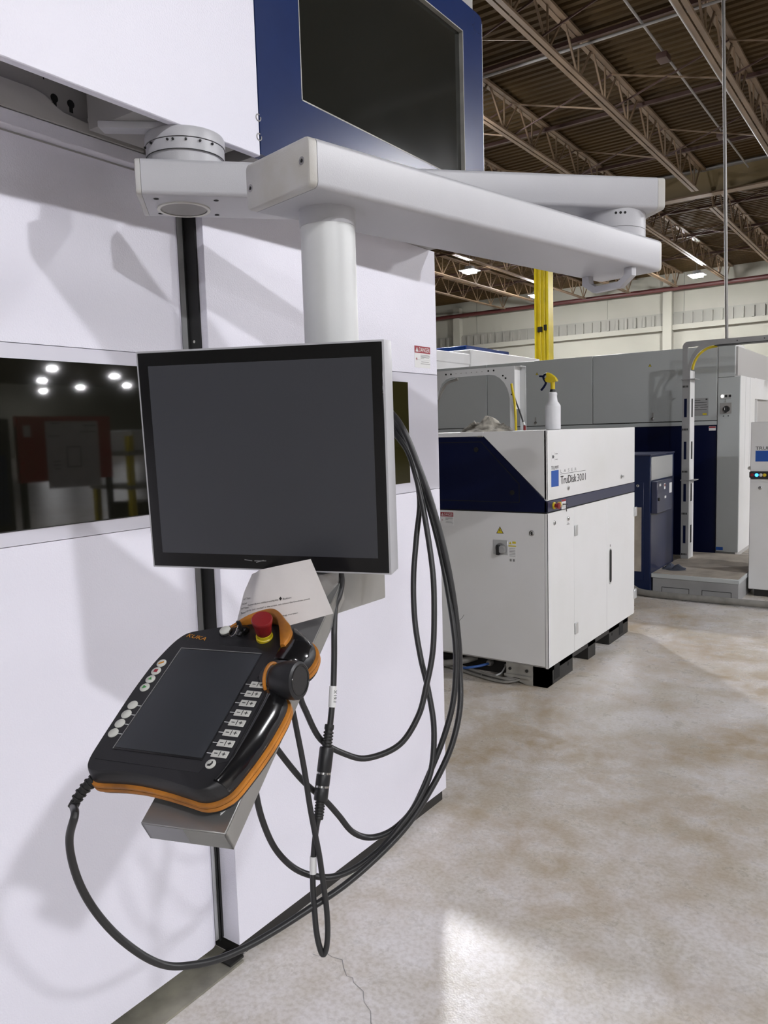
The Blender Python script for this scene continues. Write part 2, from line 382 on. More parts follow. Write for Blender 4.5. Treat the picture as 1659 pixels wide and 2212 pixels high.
# high bay lamps
lamp0 = thing('high_bay_lamp', 'lamp', 'lamp', 'high bay lamps')
MB().box(-.26, .26, -.26, .26, .02, .05, .01).build('housing', 'lamp_body', lamp0)
MB().box(-.17, .17, -.17, .17, -.045, .018, .02, 2).build('lens', 'lens', lamp0)
MB().tube([(0, 0, .15), (0, 0, .872)], .012, 6, 0).build('hanger', 'lamp_body', lamp0)
MB().box(-.12, .12, -.10, .10, .05, .16, .01).build('driver_box', 'lamp_body', lamp0)
LAMPS = [((-12.0, 21.9), 'lit high bay lamp under the dark joists over the big grey laser machine'), ((-6.65, 27.9), 'lit high bay lamp in front of the far wall above the sprinkler pipe'), ((-12.3, 27.6), 'lit high bay lamp half hidden behind the yellow column'),
         ((-6.5, 11.0), 'lit high bay lamp above the row of laser machines'), ((6.7, 5.6), 'lit high bay lamp over the aisle, shining on the cell wall'), ((7.0, -2.3), 'lit high bay lamp over the aisle behind the viewer')]
FAR = [(6.9, -10.2), (6.8, 13.5), (6.8, 28.5), (32, 17), (32, 25), (45, 30), (48, 37), (54.5, 35), (56, 44), (60, 42), (66, 42)]  # first entry: lamp added out of view to brighten cabinet faces toward the camera
first = True
for (x, y), lb in LAMPS+[(p, 'lit high bay lamp hanging over the open hall on the door side of the cell') for p in FAR]:
    o = lamp0 if first else copy_tree(lamp0); first = False
    o.location = (x, y, 6.4); o['label'] = lb
    if (x, y) in FAR: o['group'] = 'lamps of the far hall'

# ============================================================ LASER CELL (near machine with door, hood and window panels)
cell = thing('laser_cell', 'white laser cell wall with window door, overhanging hood and blue screen panel', 'machine', None, Matrix.Translation((-1.6, 1.0, 0)))
TI = Matrix.Translation((1.6, -1.0, 0))           # world -> cell coordinates
def CB(): return MB(TI.copy())
XD, XP = -1.572, -1.524
ZS0, ZS1 = 1.236, 1.660
b = CB(); b.box(-3.2, -1.602, -1.6, 2.50, .05, 2.10); b.build('body', 'plate_grey', cell)
# sliding door on the left: three panels and a window
def door_panel(name, z0, z1, m):
    b = CB(); prof = [(-1.602, -1.6), (XD, -1.6), (XD, 1.332)]+[(XD-.028*(1-math.cos(a)), 1.332+.03*math.sin(a)) for a in (.35, .75, 1.15, 1.57)]+[(-1.602, 1.362)]
    b.prism(prof, z0, z1); return b.build(name, m, cell, smooth=20)
door_panel('lower_door_panel', .05, ZS0-.0015, 'white_paint')
door_panel('upper_door_panel', ZS1+.0015, 2.088, 'white_paint')
wf = door_panel('window_frame', ZS0, ZS1, 'window_frame_grey')
# glass sits in the frame
CB().box(XD-.003, XD+.0012, -1.5, 1.295, 1.269, 1.628).build('window_pane', 'glass_dark', wf)
CB().box(XD-.003, XD+.002, -1.5, 1.297, 1.267, 1.269).build('pane_edge', 'black_rubber', wf)
CB().box(-1.602, -1.588, 1.362, 1.379, .05, 2.09).build('door_strip', 'alu', cell)
CB().box(-1.604, -1.585, 1.379, 1.3895, .05, 2.09).build('door_seal', 'black_rubber', cell)
b = CB(); b.box(-1.602, -1.548, 1.384, 1.3905, .60, 2.09); b.build('door_seal', 'black_rubber', cell)
CB().box(-1.5885, -1.585, 1.374, 1.382, .045, .6).build('door_seal', 'black_rubber', cell)
MB(TI @ frame((-1.57, 1.3838, 1.70), (1, 0, 0), (0, 0, 1), (0, -1, 0))).lathe([(.0035, 0), (.0035, .001)], (0, 0, 0), (0, 0, 1), 12).build('seal_rivet', 'button_white', cell)
# fixed panel to the right of the door
def fixed_panel(name, z0, z1, m):
    b = CB(); b.box(-1.602, XP, 1.39, 2.515, z0, z1, .0012, 1); return b.build(name, m, cell)
fixed_panel('lower_fixed_panel', .045, ZS0-.0015, 'white_paint'); fixed_panel('upper_fixed_panel', ZS1+.0015, 2.11, 'white_paint')
wf2 = fixed_panel('window_frame', ZS0, ZS1, 'window_frame_grey')
CB().box(XP-.003, XP+.0012, 1.56, 2.312, 1.271, 1.627).build('window_pane', 'glass_olive', wf2)
CB().box(-2.9, XP-.012, 1.40, 2.503, 0, .045).build('plinth', 'base_black', cell)
CB().box(-2.9, -1.66, -1.6, 1.40, 0, .045).build('plinth', 'base_black', cell)
CB().box(-1.66, -1.512, -1.6, 1.392, 0, .006).build('floor_rail', 'sill_metal', cell)
CB().box(-1.578, -1.52, 1.35, 1.40, .006, .012).build('rail_stop', 'base_black', cell)
MB(TI).lathe([(.004, 0), (.005, .003), (0, .005)], (-1.516, 1.398, .025), (1, 0, 0), 10).build('plinth_screw', 'chrome', cell)
# hood above, open underneath
XH = -1.30
b = CB(); b.box(-1.32, XH, -1.6, 1.376, 2.10, 3.05, .002, 1); b.box(-2.9, -1.32, -1.6, 1.376, 2.34, 2.36); b.box(-2.9, -1.3, -1.6, 2.49, 3.0, 3.05); b.box(-2.9, -2.88, -1.6, 2.49, 2.10, 3.0)
hood = b.build('hood', 'white_paint', cell)
b = CB(); b.box(-2.9, -1.33, 1.39, 2.48, 2.11, 3.0); b.build('hood_body', 'plate_grey', cell)
CB().box(-1.60, -1.55, -1.6, 1.36, 2.094, 2.126, .002, 1).build('top_ledge', 'white_paint', cell)
CB().box(-1.60, -1.577, -1.6, 1.36, 2.086, 2.094).build('ledge_gap', 'flange_grey', cell)
# folded bracket plate with keyholes inside the hood
kp = CB().box(-1.570, -1.558, -1.6, 1.3, 2.126, 2.34).build('keyhole_plate', 'plate_grey', cell)
lip = [(-1.6, 2.127), (1.24, 2.127), (1.24, 2.134)]+[(1.085, 2.150), (1.035, 2.154), (1.018, 2.157), (1.008, 2.170), (.992, 2.178), (.97, 2.183), (-1.6, 2.185)]
MB(TI @ FX(-1.558)).prism(lip, 0, .012, .003, 2).build('folded_lip', 'flange_grey', cell)
MB(TI @ FX(-1.558)).prism([(1.10, 2.158), (1.17, 2.155), (1.17, 2.162), (1.10, 2.165)], 0, .006).build('rib', 'silver_paint', cell)
for y in (1.021, 1.060):
    hb = MB(TI @ FX(-1.558)).prism(arc(y, 2.183, .0088, -60, 240, 14)+[(y-.0044, 2.165), (y+.0044, 2.165)], 0, .0006).build('keyhole', 'hole_black', kp)
for y, z in ((.976, 2.222), (.998, 2.214)): decal('slot', 'hole_black', kp, TI @ FX(-1.558), y, y+.002, z, z+.006)
b = CB(); b.prism([(-1.46, 1.07), (-1.44, 1.04), (-1.32, 1.15), (-1.34, 1.18)], 2.10, 2.115, .003); b.build('pivot_bracket', 'silver_paint', cell)
CB().box(-1.50, -1.33, 1.06, 1.34, 2.115, 2.33).build('pivot_mount', 'plate_grey', cell)
# blue panel with the dark display glass
YB0, YB1, ZB0, ZB1 = 1.378, 2.487, 2.105, 2.845
GY0, GY1, GZ0, GZ1 = 1.531, 2.355, 2.273, 2.752
b = MB(TI @ FX(-1.33))
outer = [(YB0, ZB0)]+[(YB1, ZB0)]+arc(YB1-.02, ZB1-.02, .02, 0, 90, 5)+[(YB0, ZB1)]
b.box(YB0, GY0, ZB0, ZB1, 0, .03); b.box(GY0, GY1, ZB0, GZ0, 0, .03); b.box(GY0, GY1, GZ1, ZB1, 0, .03)
b.prism([(GY1, ZB0), (YB1, ZB0)]+arc(YB1-.02, ZB1-.02, .02, 0, 90, 5)+[(GY1, ZB1)], 0, .03)
bp = b.build('blue_panel', 'blue_paint', cell)
MB(TI @ FX(-1.328)).box(GY0, GY1, GZ0, GZ1, 0, .014).build('display_glass', 'glass_panel', bp)
b = MB(TI @ FX(-1.328))
for q in ((GY0, GY1, GZ0, GZ0+.003), (GY0, GY1, GZ1-.003, GZ1), (GY0, GY0+.003, GZ0, GZ1), (GY1-.003, GY1, GZ0, GZ1)): b.box(*q, .014, .0285)
b.build('glass_gasket', 'zinc', bp)
CB().box(-1.335, -1.301, YB1, YB1+.004, ZB0, ZB1-.02).build('panel_edge', 'alu', bp)
for z in (2.142, 2.185):
    MB(TI).torus((-1.2995, 1.3735, z), (1, 0, 0), .0075, .0014, 18, 6, 20, 340).build('cable_notch', 'plate_grey', cell)
# danger sticker of the cell
def danger(parent, Mx, w, h):
    s = decal('danger_sticker', 'print_white', parent, Mx, 0, w, 0, h)
    decal('red_bar', 'print_red', s, Mx, 0, w, h*.68, h, .0006, .0010)
    text('danger_lettering', 'DANGER', w*.68, h*.2, 'print_white', s, Mx @ Matrix.Translation((w*.28, h*.74, 0)), .0014)
    MB(Mx).prism([(w*.05, h*.73), (w*.24, h*.73), (w*.145, h*.95)], .0010, .0014).build('alert_triangle', 'print_white', s)
    decal('alert_mark', 'print_red', s, Mx, w*.135, w*.155, h*.77, h*.87, .0014, .0017)
    for i, (x0, x1, y) in enumerate(((.38, .95, .58), (.38, .98, .53), (.38, .92, .48), (.38, .6, .42), (.42, .9, .27), (.38, .98, .18))):
        decal('print_line', 'print_grey', s, Mx, w*x0, w*x1, h*y, h*(y+.022), .0006, .0009)
    decal('pointer_line', 'print_grey', s, Mx, w*.12, w*.95, h*.365, h*.37, .0006, .0009)
    MB(Mx).prism([(w*.12+.035*w*(1.0 if k % 2 else .35)*1.6*math.cos(k*math.pi/8), h*.4+.035*w*(1.0 if k % 2 else .35)*1.6*math.sin(k*math.pi/8)) for k in range(16)], .0006, .0009).build('laser_burst', 'print_red', s)
    return s
danger(cell, TI @ FX(XP, 2.362, 1.682), .105, .077)

# ============================================================ SWING ARM
def beam_frame(x, y, z, dx, dy):
    d = V((dx, dy, 0)).normalized(); return frame((x, y, z), d, (-d.y, d.x, 0), (0, 0, 1))
arm = thing('swing_arm', 'silver two-part swing arm with pole, hanging from under the hood', 'arm', None, Matrix.Translation((-1.354, 1.197, 2.03)))
TA = Matrix.Translation((1.354, -1.197, -2.03)); WA = .172
UA = TA @ beam_frame(-1.361, 1.064, 1.957, .828, .871)
HS = .0735
def beam(name, Mx, L, cap0, cap1):
    sec = rrect(0, WA, 0, HS, .009, 5); G = Mx @ frame((0, 0, 0), (0, 1, 0), (0, 0, 1), (1, 0, 0))
    o = MB(G).prism(sec, cap0, L-cap1-(0 if cap1 else .0), .0 if cap1 else 0).build(name, 'silver_paint', arm)
    sc = rrect(.0003, WA-.0003, .0003, HS-.0003, .009, 5)
    if cap0:
        b = MB(G); b.loft([[(p[0]+(WA/2-p[0])*.03, p[1]+(HS/2-p[1])*.06, 0) for p in sc], [(p[0]+(WA/2-p[0])*.008, p[1]+(HS/2-p[1])*.02, .0012) for p in sc], [(*p, .004) for p in sc], [(*p, cap0-.0008) for p in sc]]); b.build('end_cap', 'silver_cap', o)
    if cap1:
        b = MB(G); b.loft([[(*p, L-cap1+.0008) for p in sc], [(*p, L-.004) for p in sc], [(p[0]+(WA/2-p[0])*.008, p[1]+(HS/2-p[1])*.02, L-.0012) for p in sc], [(p[0]+(WA/2-p[0])*.03, p[1]+(HS/2-p[1])*.06, L) for p in sc]]); b.build('end_cap', 'silver_cap', o)
    return o
up = beam('upper_beam', UA, 1.2017, .012, .02)
LA = TA @ beam_frame(-.773, .922, 1.822, .223, 1.058)
lo = beam('lower_beam', LA, 1.075, .016, .012)
for y, z in ((.018, .040), (WA-.014, .034)):
    s = MB(LA).lathe([(.0062, 0), (.0062, .0015), (.0035, .0015), (.003, .0006)], (.0008, y, z), (-1, 0, 0), 18).build('cap_screw', 'chrome', lo)
    MB(LA).lathe([(.0028, 0), (.0028, .0006)], (.0, y, z), (-1, 0, 0), 6).build('hex_socket', 'hole_black', s)
# upper pivot: stacked rings
b = MB(); b.lathe([(.080, -.005), (.080, .022), (.0835, .0225), (.0835, .046), (.0815, .0465), (.0815, .047), (.0855, .0475), (.0855, .064), (.083, .0695), (.02, .0695)], (0, 0, 0), (0, 0, 1), 56)
pv = b.build('pivot', 'silver_paint', arm)
for z in (.0225, .047): MB().torus((0, 0, z), (0, 0, 1), .0832, .0009, 56, 6).build('groove_ring', 'black_rubber', pv)
for a in (-152, -118, -96, -66, -62, -58, -40, 0, -20):
    x, y = .0838*math.cos(math.radians(a)), .0838*math.sin(math.radians(a)); d = (math.cos(math.radians(a)), math.sin(math.radians(a)), 0)
    if a == -62: continue
    MB().lathe([(.0026, 0), (.0026, .003), (.0016, .0045)], (x, y, .041), d, 10).build('set_screw', 'black_plastic', pv)
# cable opening with trim ring in the upper beam
hb = MB(TA).lathe([(.050, 0), (.050, .0008)], (-1.372, 1.200, 1.957), (0, 0, -1), 40).build('opening', 'plate_grey', up)
MB(TA).lathe([(.0505, 0), (.0575, 0), (.0575, .003), (.0505, .003), (.0505, 0)], (-1.372, 1.200, 1.9572), (0, 0, -1), 44).build('opening_ring', 'button_white', up)
for sx, sy in ((-1, -1), (1, -1), (-1, 1), (1, 1)):
    q = UA @ V((.10+sx*.062, .085+sy*.055, -.0004)); MB(Matrix.Translation(q)).lathe([(.0055, 0), (.0055, .0006)], (0, 0, 0), (0, 0, -1), 14).build('screw_hole', 'hole_black', up)
# second pivot between the beams
b = MB(TA); b.lathe([(.076, 1.892), (.076, 1.917), (.0745, 1.9175), (.0745, 1.918), (.076, 1.9185), (.076, 1.960)], (-.655, 1.922, 0), (0, 0, 1), 48)
pv2 = b.build('pivot', 'silver_paint', arm)
for a in (-66, -58, -50):
    d = (math.cos(math.radians(a)), math.sin(math.radians(a)), 0)
    MB(TA).lathe([(.003, 0), (.003, .0008)], (-.655+.076*d[0], 1.922+.076*d[1], 1.948), d, 10).build('set_screw', 'hole_black', pv2)
# grip under the lower beam
q0 = LA.inverted() @ TA @ V((-.606, 1.872, 1.822)); q1 = LA.inverted() @ TA @ V((-.756, 1.924, 1.822))
def handle(Mx, a, c):
    e = (c-a).normalized(); n = V((0, 0, -1)); t = e.cross(n); L = (c-a).length
    pts = [(0, 0), (.022, 0), (.022, .018), (.04, .030), (L-.04, .030), (L-.022, .018), (L-.022, 0), (L, 0), (L, .020), (L-.034, .043), (.034, .043), (0, .020)]
    F = Mx @ frame(a, e, n, t); b = MB(F); b.prism(pts, -.0085, .0085, .0018, 2); return b.build('grip_handle', 'silver_paint', lo)
handle(LA, V((q0.x, .012, 0)), V((q0.x+.02, .160, 0)))
# pole down to the operator panel
px, py = -.842, 1.046
b = MB(TA); b.lathe([(.046, 1.16), (.046, 1.823)], (px, py, 0), (0, 0, 1), 48); pole = b.build('pole', 'pole_silver', arm)
MB(TA).lathe([(.0465, 1.795), (.0475, 1.80), (.0475, 1.823)], (px, py, 0), (0, 0, 1), 48).build('pole_collar', 'silver_paint', pole)

# ------------------------------------------------------------ tray (brushed plate on the pole) in pendant coordinates
PT = V((-.78, .65, 1.111)); pxa = V((.969, .248, .013)).normalized(); pya = V((-.222, .841, .493)); pya = (pya-pxa*pya.dot(pxa)).normalized(); pn = pxa.cross(pya)
PF = frame(PT, pxa, pya, pn)
TF = TA @ PF @ Matrix.Rotation(math.radians(2), 4, 'Z')
b = MB(TF)
x0, x1 = -.0135, .1025
b.box(x0, x1, -.149, .335, -.053, -.0505, .0008, 1); b.box(x0, x0+.0025, -.149, .335, -.082, -.053); b.box(x1-.0025, x1, -.149, .335, -.082, -.053); b.box(x0, x1, -.149, -.1465, -.082, -.053)
tray = b.build('tray', 'steel', arm)
MB(TF).prism([(.083, -.121), (.086, -.127), (.0905, -.119), (.0885, -.119), (.086, -.1235), (.0845, -.1205)], -.0504, -.0500).build('check_mark', 'print_white', tray)
b = MB(TA); b.box(-.885, -.765, .90, 1.075, 1.165, 1.235, .004, 2); b.build('tray_bracket', 'steel', arm)

# ============================================================ MONITOR
mx = V((.942, .337, -.012)).normalized(); mz = V((.335, -.94, -.058)); mz = (mz-mx*mz.dot(mx)).normalized(); my = mz.cross(mx)
mon = thing('monitor', 'flat black screen monitor with thin silver frame, mounted on the pole', 'monitor', None, frame((-.844, .863, 1.413), mx, my, mz))
W2, H2 = .2, .171
MB().box(-W2-.0035, W2+.0035, -H2-.003, H2+.003, -.043, -.0012, .002, 2).build('case', 'silver_paint', mon)
MB().box(-W2, W2, -H2, H2, -.002, 0, .0006, 1).build('front_glass', 'bezel_black', mon)
# active area (inner corners of the photo: margins left 17, top 22, right 17, bottom 31 mm)
scr = MB().box(-W2+.0175, W2-.0165, -H2+.0225, H2-.0205, 0, .0003).build('screen', 'screen', mon)
MB().box(-.09, .09, -.075, .085, -.085, -.043, .006, 2).build('mount_box', 'black_plastic', mon)
MB().box(-.05, .05, -.05, .05, -.139, -.085, .004, 2).build('mount_bracket', 'steel', mon)
for a, c in (((-.037, -.1565), (-.024, -.1580)), ((-.017, -.1605), (-.004, -.1565)), ((-.02, -.158), (0.0, -.1575))):
    MB().bar((*a, .0003), (*c, .0003), .0012, .0004).build('scratch', 'print_grey', mon)

# ============================================================ TEACH PENDANT (local: x right, y up the face, z out of the face, origin = screen centre)
pad = thing('teach_pendant', 'black and orange robot teach pendant with red stop button lying on tray', 'teach pendant', None, PF)
def spline2(pts, n=4):
    P = [V((p[0], p[1], 0)) for p in pts]; out = []; k = len(P)
    for i in range(k):
        a, b_, c_, d = P[i-1], P[i], P[(i+1) % k], P[(i+2) % k]
        for j in range(n):
            t = j/n; q = .5*((2*b_)+(c_-a)*t+(2*a-5*b_+4*c_-d)*t*t+(3*b_-a-3*c_+d)*t**3); out.append((q.x, q.y))
    return out
PAIR = [(-.0925, -.106, -.0905, -.104), (-.087, -.1185, -.085, -.1165), (-.076, -.1235, -.075, -.1205), (-.045, -.1205, -.045, -.1175), (-.010, -.1195, -.010, -.1165), (.030, -.1225, .030, -.1195), (.060, -.1265, .058, -.1235), (.080, -.1290, .078, -.1250), (.0935, -.1255, .089, -.1215), (.1025, -.1192, .094, -.1145), (.1104, -.1089, .099, -.106), (.1179, -.0827, .104, -.080), (.1255, -.0439, .104, -.043), (.1285, -.0039, .104, -.004), (.1272, .018, .104, .012), (.120, .030, .102, .026), (.108, .034, .098, .034), (.097, .039, .092, .042), (.0895, .048, .087, .049), (.087, .060, .0845, .060), (.0895, .071, .0865, .073), (.097, .077, .090, .080), (.115, .0785, .093, .084), (.127, .083, .094, .090), (.1315, .100, .095, .102), (.128, .118, .095, .116), (.117, .131, .094, .126), (.100, .140, .088, .135), (.080, .1465, .078, .1425), (.050, .149, .050, .1455), (.015, .146, .015, .143), (-.0095, .1417, -.0095, .139), (-.0292, .1356, -.029, .133), (-.0516, .1292, -.051, .1265), (-.0732, .1214, -.0715, .119), (-.0835, .1097, -.081, .108), (-.0895, .094, -.087, .093), (-.095, .068, -.0925, .068), (-.0978, .0458, -.0955, .0458), (-.0988, .002, -.0965, .002), (-.0970, -.0427, -.0947, -.0427), (-.0950, -.080, -.0927, -.080)]
OUT = [p[:2] for p in PAIR]
def off(poly, d):
    n = len(poly); out = []
    for i in range(n):
        a, c_ = V(poly[i-1]), V(poly[(i+1) % n]); t = (c_-a).normalized(); out.append((poly[i][0]+t.y*d, poly[i][1]-t.x*d))
    return out
S = spline2(OUT, 3); ST = spline2([p[2:] for p in PAIR], 3)
def mixp(t): return [(a[0]*(1-t)+c[0]*t, a[1]*(1-t)+c[1]*t) for a, c in zip(S, ST)]
def ring(poly, z): return [(p[0], p[1], z) for p in poly]
b = MB(); b.loft([ring(S, -.0225), ring(S, -.015), ring(mixp(.25), -.006), ring(mixp(.7), -.0012), ring(ST, 0)]); b.build('upper_shell', 'black_plastic', pad, smooth=50)
b = MB(); b.loft([ring(off(S, .0030), -.0285), ring(off(S, .0040), -.0265), ring(off(S, .0036), -.0235), ring(off(S, .0005), -.0220)]); o = b.build('upper_seam', 'orange_rubber', pad, smooth=50)
b = MB(); b.loft([ring(off(S, .0022), -.0298), ring(off(S, .0022), -.0285)]); b.build('seam_gap', 'hole_black', pad)
b = MB(); b.loft([ring(off(S, .0002), -.0370), ring(off(S, .0034), -.0350), ring(off(S, .0036), -.0315), ring(off(S, .0028), -.0298)]); b.build('lower_seam', 'orange_rubber', pad, smooth=50)
b = MB(); b.loft([ring(off(S, -.018), -.050), ring(off(S, -.006), -.0475), ring(off(S, -.0008), -.0425), ring(off(S, .0002), -.0370)]); b.build('lower_shell', 'black_plastic', pad, smooth=50)
# membrane keypad sheet (fine edge line) and screen
face_in = [(-.082, -.105), (.070, -.105), (.0735, -.095), (.100, -.085), (.1005, .020), (.088, .030), (.078, .045), (.078, .090), (.050, .098), (-.045, .098), (-.078, .098), (-.0885, .060), (-.0915, .01), (-.0895, -.05), (-.0865, -.095)]
MB().prism(face_in, -.001, .0004).build('keypad_membrane', 'black_plastic', pad)
sf = MB().box(-.0665, .0655, -.0885, .0880, -.001, .0010).build('screen_rim', 'black_gloss', pad)
MB().box(-.064, .064, -.0855, .0855, .0006, .0013).build('screen', 'pad_screen', pad)
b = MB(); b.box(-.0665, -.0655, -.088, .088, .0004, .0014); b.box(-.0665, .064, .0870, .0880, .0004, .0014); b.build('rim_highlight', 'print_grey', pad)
# right hand grip: glossy rounded flank from the face down to the seam
def lerp(tab, y):
    for (a, va), (c_, vc) in zip(tab, tab[1:]):
        if a >= y >= c_: return va+(vc-va)*(a-y)/(a-c_)
    return tab[-1][1] if y < tab[-1][0] else tab[0][1]
XS = [(.0345, .108), (.031, .1195), (.026, .124), (.018, .1272), (-.0039, .1285), (-.0439, .1255), (-.0827, .1179), (-.1089, .1104), (-.113, .1085)]
XI = [(.0345, .0985), (.026, .1005), (.012, .1025), (-.08, .1025), (-.105, .0985), (-.113, .0945)]
rings = []
for k in range(23):
    y = .0345-.1475*k/22; xi, xs = lerp(XI, y), lerp(XS, y)+.0004; w_ = xs-xi; h = .0042*min(1, (.036-y)/.02)
    rings.append([(xi, y, -.021), (xi, y, .0004), (xi+.10*w_, y, h*.8), (xi+.25*w_, y, h), (xi+.42*w_, y, h*.75), (xi+.60*w_, y, h*.1-.0008), (xi+.77*w_, y, -.0052), (xi+.91*w_, y, -.0112), (xs, y, -.019), (xs-.001, y, -.0222)])
MB().loft(rings).build('side_grip', 'black_gloss', pad, smooth=55)
# upper right shoulder behind the jog dial
rings = []
for k in range(13):
    t = k/12; y = .0800+.058*t
    xs = lerp([(.138, .104), (.131, .117), (.118, .1283), (.100, .1318), (.083, .1275), (.0785, .1195)], y)+.0003
    xi = .0865; w_ = xs-xi; h = .0045*min(1, .6+t*2.0)*(1-.5*max(0, t-.7)/.3)
    rings.append([(xi, y, -.021), (xi, y, .0008), (xi+.12*w_, y, h*.6), (xi+.32*w_, y, h), (xi+.52*w_, y, h*.75), (xi+.72*w_, y, h*.1-.002), (xi+.88*w_, y, -.009), (xs, y, -.018), (xs-.001, y, -.0222)])
MB().loft(rings).build('shoulder', 'black_gloss', pad, smooth=55)
# recess and jog dial
MB().prism(arc(.100, .056, .0225, 90, 270, 12)+[(.112, .034), (.112, .078)], -.021, .0008).build('dial_recess', 'black_gloss', pad)
MB().torus((.0975, .0480, -.003), (1, 0, .05), .0205, .0024, 26, 8).build('dial_collar', 'orange_rubber', pad)
prof = [(.012, 0), (.0175, .001), (.0205, .006), (.0225, .014), (.0238, .022), (.0243, .032), (.0235, .0385), (.0205, .0405), (.0200, .0400), (.0010, .0400)]
dl = MB().lathe([(r*1.04, h_) for r, h_ in prof], (.1015, .0470, -.002), (1, -.05, .10), 40).build('jog_dial', 'black_plastic', pad)
MB().torus((.1418, .0450, .0022), (1, -.05, .10), .0190, .0004, 40, 6).build('dial_ring', 'black_gloss', dl)
# emergency stop with orange guard
ex, ey = .0545, .1185; eax = (.21, 0, 1)
MB().lathe([(.0120, -.001), (.0120, .0040), (.0108, .0050)], (ex, ey, 0), eax, 36).build('stop_base_ring', 'yellow_plastic', pad)
MB().lathe([(.0106, .003), (.0110, .0105)], (ex, ey, 0), eax, 32).build('stop_collar', 'print_yellow', pad)
MB().lathe([(.0100, .010), (.0110, .012), (.0120, .022), (.0142, .0315), (.0147, .0355), (.0138, .0378), (.0005, .0386)], (ex, ey, 0), eax, 40).build('emergency_stop', 'red_plastic', pad)
GO = crom([(-.0100, .1362, .002), (.0195, .1491, .014), (.0514, .155, .022), (.0672, .1522, .022), (.0834, .1396, .018), (.0948, .1295, .014), (.0985, .1141, .012), (.0955, .101, .008)], 5)
GI = crom([(-.0080, .1335, .001), (.0215, .1435, .012), (.0474, .1479, .020), (.0612, .1468, .020), (.0705, .139, .017), (.077, .128, .013), (.0830, .115, .011), (.0888, .1005, .007)], 5)
b = MB(); b.loft([[(o_.x, o_.y, -.014), (o_.x, o_.y, o_.z-.0015), ((o_.x*.85+i_.x*.15), (o_.y*.85+i_.y*.15), o_.z), ((o_.x*.15+i_.x*.85), (o_.y*.15+i_.y*.85), i_.z+.0006), (i_.x, i_.y, i_.z-.001), (i_.x, i_.y, -.002)] for o_, i_ in zip(GO, GI)]); b.build('stop_guard', 'orange_rubber', pad, smooth=45)
# key switch, connector knob
MB().lathe([(.0098, -.001), (.0098, .002), (.0088, .0035)], (-.0115, .1245, 0), (0, 0, 1), 28).build('knob_ring', 'black_gloss', pad)
MB().lathe([(.0082, .002), (.0080, .0052), (.0065, .0062), (.0005, .0064)], (-.0115, .1245, 0), (0, 0, 1), 28).build('plug_button', 'button_white', pad)
MB().lathe([(.0105, 0), (.0105, .003), (.0075, .0045)], (.0140, .1280, 0), (0, 0, 1), 26).build('key_switch', 'black_gloss', pad)
ky = MB().box(.0105, .0170, .1265, .1295, .003, .020, .0012, 2).build('key', 'black_plastic', pad)
MB().tube([(.010, .128, .013), (.0035, .121, .012), (.0025, .113, .009), (.0070, .1105, .007), (.0115, .114, .009), (.0125, .122, .012), (.0125, .128, .014)], .0006, 6, 6).build('key_ring', 'chrome', ky)
# printed logo and keys
text('logo_lettering', 'KUKA', .0350, .0066, 'print_orange', pad, Matrix.Translation((-.0712, .1105, 0)) @ Matrix.Rotation(math.radians(-9), 4, 'Z') @ Matrix(((1, .28, 0, 0), (0, 1, 0, 0), (0, 0, 1, 0), (0, 0, 0, 1))), .0006)
def round_key(x, y, r=.0066):
    return MB().lathe([(r, 0), (r, .0010), (r*.9, .0015), (.0003, .0016)], (x, y, .0004), (0, 0, 1), 24).build('round_key', 'button_white', pad)
ys = [.0565, .0416, .0266, .0117]
for i, y in enumerate(ys):
    k_ = round_key(-.0810, y, .0070)
    F = Matrix.Translation((-.0810, y, 0))
    if i == 0: MB(F @ Matrix.Rotation(.6, 4, 'Z')).box(-.004, .004, -.0013, .0013, .0015, .0023).build('key_symbol', 'print_orange', k_)
    elif i == 1: MB(F).box(-.0028, .0028, -.0026, .0026, .0015, .0023).build('key_symbol', 'print_red', k_)
    elif i == 2: MB(F).prism([(-.003, -.0015), (.003, -.0015), (.0, .0032)], .0015, .0023).build('key_symbol', 'print_green', k_)
    else: MB(F).prism([(-.0025, -.003), (.0035, .0), (-.0025, .003)], .0015, .0023).build('key_symbol', 'print_green', k_)
for i in range(4):
    y = -.0193-i*.0154; k_ = round_key(-.0808, y, .0070)
    decal('key_lead', 'print_white', k_, Matrix.Identity(4), -.0742, -.0668, y-.0004, y+.0004, .0004, .0009)
for i in range(8):
    y = .0328-i*.01569
    k_ = MB(Matrix.Translation((.0846, y, 0))).box(-.0112, .0112, -.0050, .0050, .0004, .0018, .0007, 1).build('jog_key', 'button_white', pad)
    F = Matrix.Translation((.0846, y, 0))
    decal('minus_mark', 'print_black', k_, F, -.0078, -.0032, -.0005, .0005, .0016, .0021)
    decal('divider', 'print_black', k_, F, -.0004, .0004, -.0036, .0036, .0016, .0021)
    decal('plus_mark', 'print_black', k_, F, .0032, .0078, -.0005, .0005, .0016, .0021); decal('plus_mark', 'print_black', k_, F, .0050, .0060, -.0023, .0023, .0016, .0021)
    decal('key_lead', 'print_white', k_, F, -.0185, -.0112, -.0004, .0004, .0004, .0009)
k_ = round_key(.0795, -.0918, .0066)
MB(Matrix.Translation((.0795, -.0918, 0))).prism([(-.003, -.0035), (.001, -.0035), (.003, .0005), (.002, .0035), (.0005, .003), (.001, .001), (-.001, -.001), (-.003, -.001)], .0015, .0023).build('key_symbol', 'print_black', k_)
